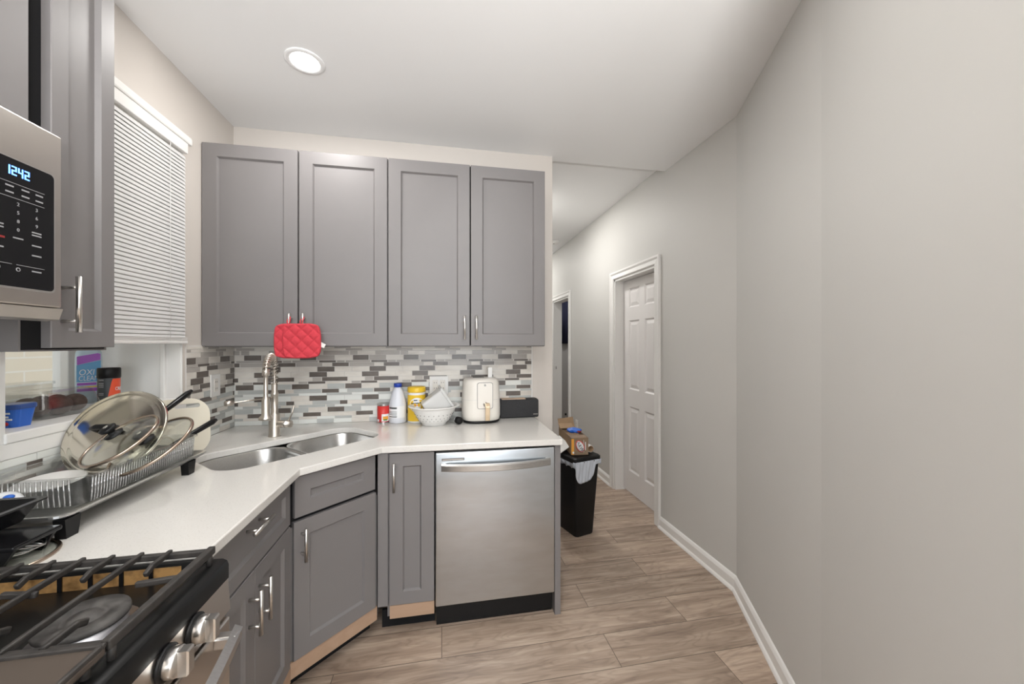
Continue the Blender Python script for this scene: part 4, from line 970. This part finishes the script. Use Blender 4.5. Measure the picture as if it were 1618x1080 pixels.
def glass_lid(label, cen, R_, n, knob=True, roll=0):
    t = thing_m('glass_lid', label, 'pot lid', disc_frame(cen, n, roll))
    MB(False).lathe([(R_, 0), (R_ * .8, .010), (R_ * .45, .020), (0, .024), (0, .021), (R_ * .45, .017), (R_ * .8, .007), (R_, -.003)], 64).build('glass_dome', 'lidglass', t)
    MB(False).lathe([(R_ * .97, -.003), (R_ * 1.005, -.004), (R_ * 1.02, 0), (R_ * 1.005, .005), (R_ * .965, .005), (R_ * .955, .002)], 64).build('steel_rim', 'bronze', t)
    mb = MB(False); mb.lathe([(0, .022), (.022, .023), (.024, .027), (.010, .030), (.009, .038), (.020, .044), (.021, .052), (.012, .056), (0, .057)], 28); k = mb.build('knob', 'blackplastic', t)
    MB(False).lathe([(0, .0585), (.006, .0575), (.006, .056), (0, .056)], 16).build('knob_screw', 'handle', k)
glass_lid('clear glass pot lid nearest the front of the dish rack', (-0.922, 1.413, 1.076), 0.119, nb)
glass_lid('clear glass pot lid between the steel lid and front lid', (-0.957, 1.340, 1.112), 0.100, nb)
# pans: only their black handles rise above the basket
def pan(label, cen, n, R_, p, q):
    t = thing_m('frying_pan', label, 'pan', disc_frame(cen, n))
    MB(False).lathe([(0, 0), (R_ * .8, 0), (R_, .035), (R_ * 1.02, .036), (R_ * .98, .034), (R_ * .78, .004), (0, .004)], 48).build('pan_body', 'pansteel', t)
    mb = MB(); p, q = Vector(p), Vector(q); m_ = (p + q) / 2
    mb.tube([p, p.lerp(q, .3), p.lerp(q, .6), p.lerp(q, .9), q], [.007, .009, .011, .012, .007], 12); mb.build('pan_handle', 'black', t)
pan('dark frying pan behind the steel lid, handle pointing up', (-1.125, 1.610, 1.09), (0.2, -0.75, 0.62), 0.070, (-1.080, 1.60, 1.095), (-1.032, 1.800, 1.206))
pan('dark frying pan low in the dish rack, handle over the sink', (-1.035, 1.565, 0.981), (0.03, -0.08, 0.99), 0.070, (-1.010, 1.635, 1.015), (-0.948, 1.815, 1.078))
# white platter lying in the near half of the rack
t = tag(MB(False).lathe([(0, 0), (.05, 0), (.075, .010), (.082, .012), (.075, .015), (.05, .005), (0, .005)], 48, sx=.8, sy=1.0).build('platter', 'white', origin=(-1.10, 1.30, 1.000)), 'white oval platter lying across the near end of the rack', 'platter')
t.rotation_euler = (0.05, 0.06, 0)
# cutting board leaning on the wall behind the rack
t = thing('cutting_board', 'cream plastic cutting board leaning on the wall by the sink', 'cutting board', (-1.112, 1.852, CT))
mb = MB(False)
def board():
    b = slab_with_hole([(x, y) for x, y in rrect(-0.110, 0.110, 0, 0.25, 0.075, 10)], [(x, y) for x, y in rrect(-0.010, 0.075, 0.208, 0.226, 0.008, 5)], 0, 0.008); return b
mb.T = RZ(math.radians(34)) @ RX(PI / 2 - 0.20); mb._add(board()); o = mb.build('board_slab', 'board', t)
md = o.modifiers.new('b', 'BEVEL'); md.width = .002; md.segments = 2; md.limit_method = 'ANGLE'

# near end of the counter
t = thing('roasting_pan', 'black angular roasting pan on the near end of the dish rack', 'pan', (-1.02, 1.05, 0.978))
def RP(x0, x1, y0, y1, z, r=.012): return TRr(x0, x1, y0, y1, z, r)
mb = MB(); mb.loft([RP(-1.15, -0.985, .975, 1.105, .980), RP(-1.17, -0.965, .96, 1.125, 1.022), RP(-1.178, -0.957, .952, 1.133, 1.022), RP(-1.178, -.957, .952, 1.133, 1.026), RP(-1.166, -.969, .964, 1.121, 1.026), RP(-1.146, -.989, .98, 1.10, .984)]); mb.build('pan_body', 'black', t)
t = thing('plastic_bag', 'small white plastic bag with blue print behind the black roasting pan', 'bag', (-1.08, 1.165, 0.985))
mb = MB(); mb.sphere((-1.08, 1.165, 1.010), 0.034, 1, .7, .6); mb.build('bag_body', 'label_white', t)
mb = MB(); mb.sphere((-1.060, 1.152, 1.022), 0.010, 1, 1, .6); mb.build('bag_print', 'blue', t)
t = thing('tray_stand', 'black sloped metal stand under the near end of the dish tray', 'stand', (-1.0, 1.06, CT))
mb = MB()
mb.box(-1.17, -0.905, 0.992, 1.10, 0.955, 0.966, 0.003); mb.build('rack_top', 'black', t)
for y_ in (0.998, 1.085):
    mb = MB(); mb.loft([[(-1.16, y_, CT), (-0.935, y_, CT), (-0.935, y_ + .008, CT), (-1.16, y_ + .008, CT)], [(-1.17, y_, .956), (-0.91, y_, .956), (-0.91, y_ + .008, .956), (-1.17, y_ + .008, .956)]]); mb.build('leg_plate', 'blackplastic', t)
glass_rest = thing('glass_lid', 'flat glass lid with amber rim lying on the counter by the range', 'pot lid', (-0.985, 1.035, CT))
MB(False).lathe([(0.098, 0.004), (0.07, 0.012), (0, 0.018), (0, 0.016), (0.07, 0.010), (0.098, 0.001)], 48).build('glass_dome', 'lidglass', glass_rest)
MB(False).lathe([(0.096, 0.0), (0.102, 0.0), (0.103, .004), (0.100, .008), (0.095, .006)], 48).build('steel_rim', 'bronze', glass_rest)
t = thing('wire_whisk', 'steel wire whisk with dark loops lying on the counter end', 'whisk', (-0.99, 1.045, CT + .02))
mb = MB()
for k in range(5):
    off = (k - 2) * 0.012
    mb.tube([(-1.12, 1.01, .938), (-1.06, 1.02 + off * .5, .946 + abs(off) * .3), (-0.98, 1.045 + off * 1.5, .950), (-0.925, 1.062 + off, .942), (-0.912, 1.066, .936), (-0.925, 1.058 - off, .932), (-0.98, 1.03 - off * 1.5, .934), (-1.06, 1.01 - off * .5, .936), (-1.12, 1.01, .938)], 0.0016, 6)
mb.build('wire_loops', 'steel', t)
MB().tube([(-1.115, 1.01, .938), (-1.15, 1.005, .938), (-1.19, 1.0, .936)], [.007, .009, .008], 12).build('whisk_handle', 'blackplastic', t)

# ------------------------------------------------------------------ things on the window sill
SZ = WZ0
t = thing('butter_tub', 'blue plastic spread tub at the left end of the window sill', 'tub', (-1.287, 1.418, SZ))
BT = TR(0, 0, 0)
def RB(w_, d_, z): return [(a_, c_, z) for a_, c_ in rrect(-w_, w_, -d_, d_, min(.022, w_ * .6), 6)]
MB(False).loft([RB(.022, .026, 0), RB(.030, .034, .056)], smooth=False).build('tub_body', 'blue', t)
MB(False).loft([RB(.032, .036, .055), RB(.033, .037, .058), RB(.033, .037, .067), RB(.030, .034, .070)], smooth=False).build('tub_lid', 'navy', t)
mb = MB(False); mb.T = TR(0.0, -0.0265, 0.0) @ RX(PI / 2 + .14)
for x0, x1, z in ((-.016, .015, .042), (-.019, .010, .031), (-.014, .018, .023)): mb.box(x0, x1, z, z + .005, .0, .0013)
mb.build('tub_print', 'label_white', t)
mb = MB(False); mb.T = TR(0.0, -0.0268, 0.012) @ RX(PI / 2 + .14); mb.lathe([(0, 0), (.006, 0), (.006, .0015), (0, .0015)], 16, sx=1.2); mb.build('red_seal', 'red', t)
t = thing('cake_box', 'clear clamshell of dark chocolate cake pieces on the sill', 'food box', (-1.375, 1.62, SZ))
mb = MB(False)
mb.loft([RB(.075, .11, 0), RB(.082, .118, .03), RB(.085, .121, .032), RB(.080, .115, .034), RB(.066, .10, .085), RB(.05, .08, .092)], smooth=False); mb.build('clamshell', 'clear', t)
for i, (x_, y_, r_) in enumerate(((.03, -.07, .030), (-.02, -.05, .032), (.035, -.005, .034), (-.03, .01, .032), (.03, .06, .032), (-.03, .065, .030))):
    mb = MB(False); mb.sphere((x_, y_, .036), r_, 1, 1, 1.0, 18); o = mb.build('cake_piece', 'muffin', t)
t = thing('plastic_container', 'low clear plastic container behind the chocolate cake on the sill', 'food box', (-1.535, 1.66, SZ))
mb = MB(False); mb.loft([RB(.03, .13, 0), RB(.034, .14, .095), RB(.038, .144, .097), RB(.038, .144, .106), RB(.03, .13, .108)], smooth=False); mb.build('container_body', 'clear', t)
mb = MB(False)
for i in range(7): mb.sphere((0.0 + .006 * math.sin(i * 2), -.09 + i * .022, .018 + .003 * math.cos(i * 3)), .012, 1.2, 1, 1.3, 10)
mb.build('crumbs', 'muffin', t)
# tall cleaner pouch
t = thing('cleaner_bottle', 'tall pale blue cleaner bottle with purple top on the sill', 'bottle', (-1.468, 1.895, SZ), rz=0.66)
t.scale = (.82, .82, 1)
def RC(w_, d_, z): return [(a_, c_, z) for a_, c_ in rrect(-w_, w_, -d_, d_, min(w_, d_) * .8, 6)]
smooth(MB(False).loft([RC(.044, .030, 0), RC(.048, .034, .01), RC(.048, .034, .17), RC(.046, .032, .215), RC(.034, .028, .235), RC(.022, .020, .245)]).build('bottle_body', 'paleblue', t), 50)
smooth(MB(False).loft([RC(.0215, .0195, .244), RC(.034, .026, .25), RC(.034, .026, .285), RC(.024, .020, .30)]).build('purple_cap', 'purple', t), 50)
mb = MB(False); mb.T = TR(0, -0.0345, 0) @ RX(PI / 2); mb.prism([(-.040, .165), (.040, .185), (.040, .210), (.03, .213), (-.040, .200)], -.004, .0006); mb.build('purple_wave', 'purple', t)
mb = MB(False); mb.T = TR(0, -0.0343, 0) @ RX(PI / 2); mb.prism([(-.041, .095), (.041, .095), (.041, .183), (-.041, .164)], 0, .0006); lb = mb.build('blue_label', 'skyblue', t)
mb = MB(False); mb.T = TR(0, -0.0351, 0) @ RX(PI / 2); mb.text('OXI', .034, TR(-.008, .133, 0), .0006, .15, .9); mb.text('CLEAN', .029, TR(.0, .108, 0), .0006, .1, .78); mb.build('label_lettering', 'label_white', lb)
mb = MB(False); mb.T = TR(0, -0.0345, 0) @ RX(PI / 2); mb.box(-.040, .026, .080, .090, 0, .0006); mb.box(-.040, .036, .055, .068, 0, .0006); mb.build('purple_bands', 'purple', t)
mb = MB(False); mb.T = TR(0, -0.0345, 0) @ RX(PI / 2); mb.box(-.040, .036, .071, .0755, 0, .0006); mb.build('yellow_band', 'yellow', t)
# black tub of powder
t = thing('powder_tub', 'black and orange-red powder tub beside the cleaner bottle', 'tub', (-1.352, 1.836, SZ), rz=0.72)
t.scale = (.70, .70, 1)
MB(False).lathe([(0, 0), (.046, 0), (.048, .004), (.048, .112), (.044, .118), (0, .118)], 36).build('tub_body', 'ink', t)
MB(False).lathe([(0.047, .112), (.0505, .114), (.0505, .150), (.047, .154), (0, .154)], 36).build('screw_lid', 'blackplastic', t)
mb = MB(False); n = 14
for i in range(n):
    a0, a1 = -0.35 + i * 1.6 / n, -0.35 + (i + 1) * 1.6 / n
    zl = lambda a_: max(.004, min(.110, .004 + (a_ + .35) * .20))
    P_ = lambda a_, z, r=.0486: (r * math.sin(a_), -r * math.cos(a_), z)
    mb.quad(P_(a0, .004), P_(a1, .004), P_(a1, zl(a1)), P_(a0, zl(a0)))
mb.build('red_diagonal', 'orangered', t)
mb = MB(False)
for z in (.104, .090, .083, .076, .050, .044): patch(mb, .0482, -1.1, -0.55, z, z + .003)
mb.build('small_print', 'panel_ink', t)
mb = MB(False); mb.T = TR(.0335, -.0375, .068) @ RZ(0.72) @ RX(PI / 2); mb.text('CRE', .020, TR(0, 0, .001), .0006, 0); mb.build('label_lettering', 'label_white', t)

# ------------------------------------------------------------------ trash bin with the soda box on it
bx, by, brz = 0.985, 2.755, math.radians(17)
t = thing('trash_bin', 'tall black plastic trash bin with white liner at the counter end', 'trash bin', (bx, by, 0), rz=brz)
def RT(w_, d_, z, r=.025): return [(a_, c_, z) for a_, c_ in rrect(-w_, w_, -d_, d_, r, 5)]
smooth(MB(False).loft([RT(.078, .150, 0), RT(.082, .155, .008), RT(.112, .185, .535), RT(.116, .189, .537), RT(.116, .189, .548), RT(.108, .181, .547), RT(.078, .15, .012)]).build('bin_body', 'blackplastic', t), 40)
smooth(MB(False).loft([RT(.113, .186, .546), RT(.121, .194, .548), RT(.121, .194, .578), RT(.112, .185, .586), RT(.09, .16, .584)]).build('bin_lid', 'blackplastic', t), 40)
mb = MB(False); b = bmesh.new(); NX = 60; NJ = 12; V = []
for i in range(NX + 1):
    u = i / NX * 2 - 1; x = u * 0.1195
    k = max(0.0, 1 - ((u + 0.22) / 0.80) ** 4) if abs(u + 0.22) < 0.80 else 0.0
    drop = 0.040 - 0.018 * u + 0.105 * k ** 0.7
    row = []
    for j in range(NJ + 1):
        f = j / NJ; z = 0.558 - 0.006 * f - drop * f
        wall = 0.1895 - (0.548 - min(z, .548)) * 0.065           # bin front slopes inwards
        y_ = -(wall + 0.006 + 0.004 * math.sin(u * 9 + f * 5) * f * (1 - f) * 3 + .0015 * math.sin(u * 25 + f * 3))
        row.append(b.verts.new((x * (1 - .06 * f), y_, z)))
    V.append(row)
for i in range(NX):
    for j in range(NJ): b.faces.new((V[i][j], V[i + 1][j], V[i + 1][j + 1], V[i][j + 1]))
for sgn in (-1, 1):
    W_ = [[b.verts.new((sgn * (.1185 + .003 * math.sin(k * 1.7)), -.19 + k * .02, z)) for z in (.556, .547, .515 + .006 * math.sin(k * 2.2))] for k in range(19)]
    for k in range(18):
        for j in range(2): b.faces.new((W_[k][j], W_[k + 1][j], W_[k + 1][j + 1], W_[k][j + 1]))
bmesh.ops.recalc_face_normals(b, faces=b.faces[:]); mb._add(b, True); o = mb.build('bin_liner', 'bag', t); md = o.modifiers.new('s', 'SOLIDIFY'); md.thickness = .0015
# soda box
sb = (1.006, 2.805, 0.588); srz = math.radians(-4)
t = thing('soda_box', 'open brown printed soda carton lying on the black bin lid', 'box', sb, rz=srz)
bw_, bl_, bh_ = 0.064, 0.19, 0.125
mb = MB(False); th = .002
mb.box(-bw_, bw_, -bl_, bl_, 0, th); mb.box(-bw_, bw_, -bl_, -bl_ + th, 0, bh_); mb.box(-bw_, -bw_ + th, -bl_, bl_, 0, bh_); mb.box(bw_ - th, bw_, -bl_, bl_, 0, bh_); mb.box(-bw_, bw_, bl_ - th, bl_, 0, bh_)
mb.box(-bw_, bw_, -bl_, -bl_ + .10, bh_ - th, bh_)
cb_ = mb.build('carton', 'card_print', t)
mb = MB(False); mb.obox((-.008, bl_ - .02, bh_ + .035), (.13, .002, .085), RX(-0.35) @ RY(-.1)); mb.obox((-.02, bl_ - .055, bh_ + .02), (.11, .075, .002), RX(.35)); mb.build('torn_flap', 'card', t)
mb = MB(False); mb.box(-bw_ - .0006, -bw_, -bl_ + .01, bl_, .01, bh_ - .002); mb.box(-bw_ + .004, bw_ - .004, -bl_ + .10, bl_ - .01, bh_ - .03, bh_ - .026); mb.build('side_board', 'card', t)
FM = TR(0, -bl_, 0) @ RX(PI / 2)
mb = MB(False); mb.T = FM; mb.box(-bw_ + .001, -bw_ + .020, .004, bh_ - .006, 0, .0007); mb.build('orange_edge', 'orange', cb_)
mb = MB(False); mb.T = FM @ TR(.002, .064, 0) @ RZ(math.radians(118)); mb.lathe([(0, 0), (.046, 0), (.046, .0010), (0, .0010)], 36, sx=1.0, sy=.66); lg = mb.build('logo_ring', 'red', cb_)
mb = MB(False); mb.T = FM @ TR(.002, .064, 0) @ RZ(math.radians(118)); mb.lathe([(0, 0), (.041, 0), (.041, .0016), (0, .0016)], 36, sx=1.0, sy=.60); mb.build('logo_oval', 'label_white', lg)
mb = MB(False); mb.T = FM @ TR(.002, .064, .0017) @ RZ(math.radians(-62)); mb.text('A&W', .034, Matrix.Identity(4), .0005, .15, 1.0); mb.build('logo_letters', 'ink', lg)
mb = MB(False); mb.T = FM; mb.box(.040, .045, .035, .095, 0, .0008); mb.box(-.055, -.043, .012, .026, 0, .0011); mb.box(.028, .030, .02, .11, 0, .0006); mb.build('box_print', 'label_white', cb_)
t = thing('blue_wrapper', 'crumpled blue plastic wrapper on top of the soda carton', 'wrapper', (1.010, 2.785, sb[2] + bh_))
b = bmesh.new(); bmesh.ops.create_icosphere(b, subdivisions=4, radius=.05)
for v in b.verts:
    k = 1 + .16 * math.sin(v.co.x * 120 + v.co.y * 70) * math.cos(v.co.y * 130 - v.co.z * 60); v.co.x *= k * 1.05; v.co.y *= k * 1.1; v.co.z *= .36 * k
    v.co.z += .018
mb = MB(False); mb._add(b, True); mb.build('wrapper_foil', 'blue', t)
mb = MB(False); mb.obox((.015, -.045, .016), (.05, .012, .012), RX(.5), .002); mb.build('wrapper_print', 'redink', t)
t = thing('paper_roll', 'hollow cardboard tube with white paper lying beside the carton', 'paper roll', (1.097, 2.665, .588 + .026), rot=(-PI / 2 + .02, 0, math.radians(6)))
MB(False).lathe([(.0255, 0), (.0255, .20), (.0235, .20), (.0235, 0), (.0255, 0)], 32).build('paper_layer', 'paper', t)
MB(False).lathe([(.0234, -.001), (.0234, .199), (.0210, .199), (.0210, -.001), (.0234, -.001)], 32).build('cardboard_tube', 'card', t)
t = tag(MB(False).obox((0, 0, 0), (.10, .24, .004), RY(-.55) @ RX(.1)).build('paper_sheet', 'paper', origin=(0.898, 2.80, .625)), 'white folded paper slanting between the carton and bin edge', 'paper')

# ------------------------------------------------------------------ added floor lamp, unseen behind the viewpoint, brightens the ceiling
t = thing('added_uplighter', 'black uplighter lamp added unseen behind the viewpoint to brighten the ceiling', 'floor lamp', (0.30, -0.75, 0))
MB(False).lathe([(0, 0), (.14, 0), (.14, .012), (.03, .025), (.014, .03), (0, .03)], 32).build('base', 'blackplastic', t)
MB(False).cyl((0, 0, .02), (0, 0, 1.30), .011, 16).build('pole', 'blackplastic', t)
MB(False).lathe([(0, 1.29), (.03, 1.29), (.12, 1.33), (.17, 1.385), (.167, 1.385), (.118, 1.335), (.03, 1.30), (0, 1.30)], 40).build('bowl_shade', 'white', t)
l = bpy.data.lights.new('added_uplighter_glow', 'AREA'); l.shape = 'DISK'; l.size = .26; l.energy = 82; l.color = (1.0, 0.985, 0.96)  # added uplight, bounced off the ceiling
o = bpy.data.objects.new('added_uplighter_glow', l); C.objects.link(o); o.parent = t; o.location = (0, 0, 1.375); o.rotation_euler = (PI, 0, 0)

# ------------------------------------------------------------------ ceiling fittings
def downlight(loc, label, power, first=False):
    t = thing('recessed_light', label, 'ceiling light', loc)
    MB(False).lathe([(.082, 0.0005), (.084, -.002), (.081, -.005), (.066, -.006), (.060, -.003), (.060, 0.0005)], 48).build('trim_ring', 'ceiling', t)
    MB(False).lathe([(0, -.0035), (.060, -.0035), (.060, -.0005), (0, -.0005)], 48).build('diffuser', 'lampglow', t)
    l = bpy.data.lights.new('recessed_light_glow', 'AREA'); l.shape = 'DISK'; l.size = .13; l.energy = power; l.color = WARM
    o = bpy.data.objects.new('recessed_light_glow', l); C.objects.link(o); o.parent = t; o.location = (0, 0, -.006)
downlight(LED[0], 'round white recessed ceiling light above the sink corner', 7)
downlight(LED[1], 'added recessed ceiling light over the kitchen walkway, out of view', 5)  # this and the following unseen room lights are added for fill
downlight(LED[2], 'added unseen recessed ceiling light behind the viewpoint, near the range', 7)
downlight(LED[3], 'added unseen recessed ceiling light in the room behind, by the return wall', 9)
downlight(LED[4], 'added unseen recessed ceiling light in the room behind, by the window', 9)
downlight(HALL_FILL[0], 'added unseen recessed ceiling light in the hall past the near door', 12)  # added to brighten the hall from out of view
downlight(HALL_FILL[1], 'added unseen recessed ceiling light at the far end of the hall', 12)
downlight((2.25, 5.6, HALLC), 'added unseen recessed ceiling light in the bathroom beyond the far doorway', 9)  # added to brighten the room beyond the doorway
t = thing('smoke_detector', 'white round smoke detector on the far hall ceiling', 'smoke detector', (1.46, 4.76, HALLC))
MB(False).lathe([(0, -.038), (.035, -.038), (.052, -.030), (.062, -.012), (.062, 0.0005), (0, .0005)], 36).build('detector_body', 'white', t)
MB(False).lathe([(0, -.041), (.008, -.041), (.008, -.037), (0, -.037)], 16, (-.02, -.02, 0)).build('test_button', 'grey', t)
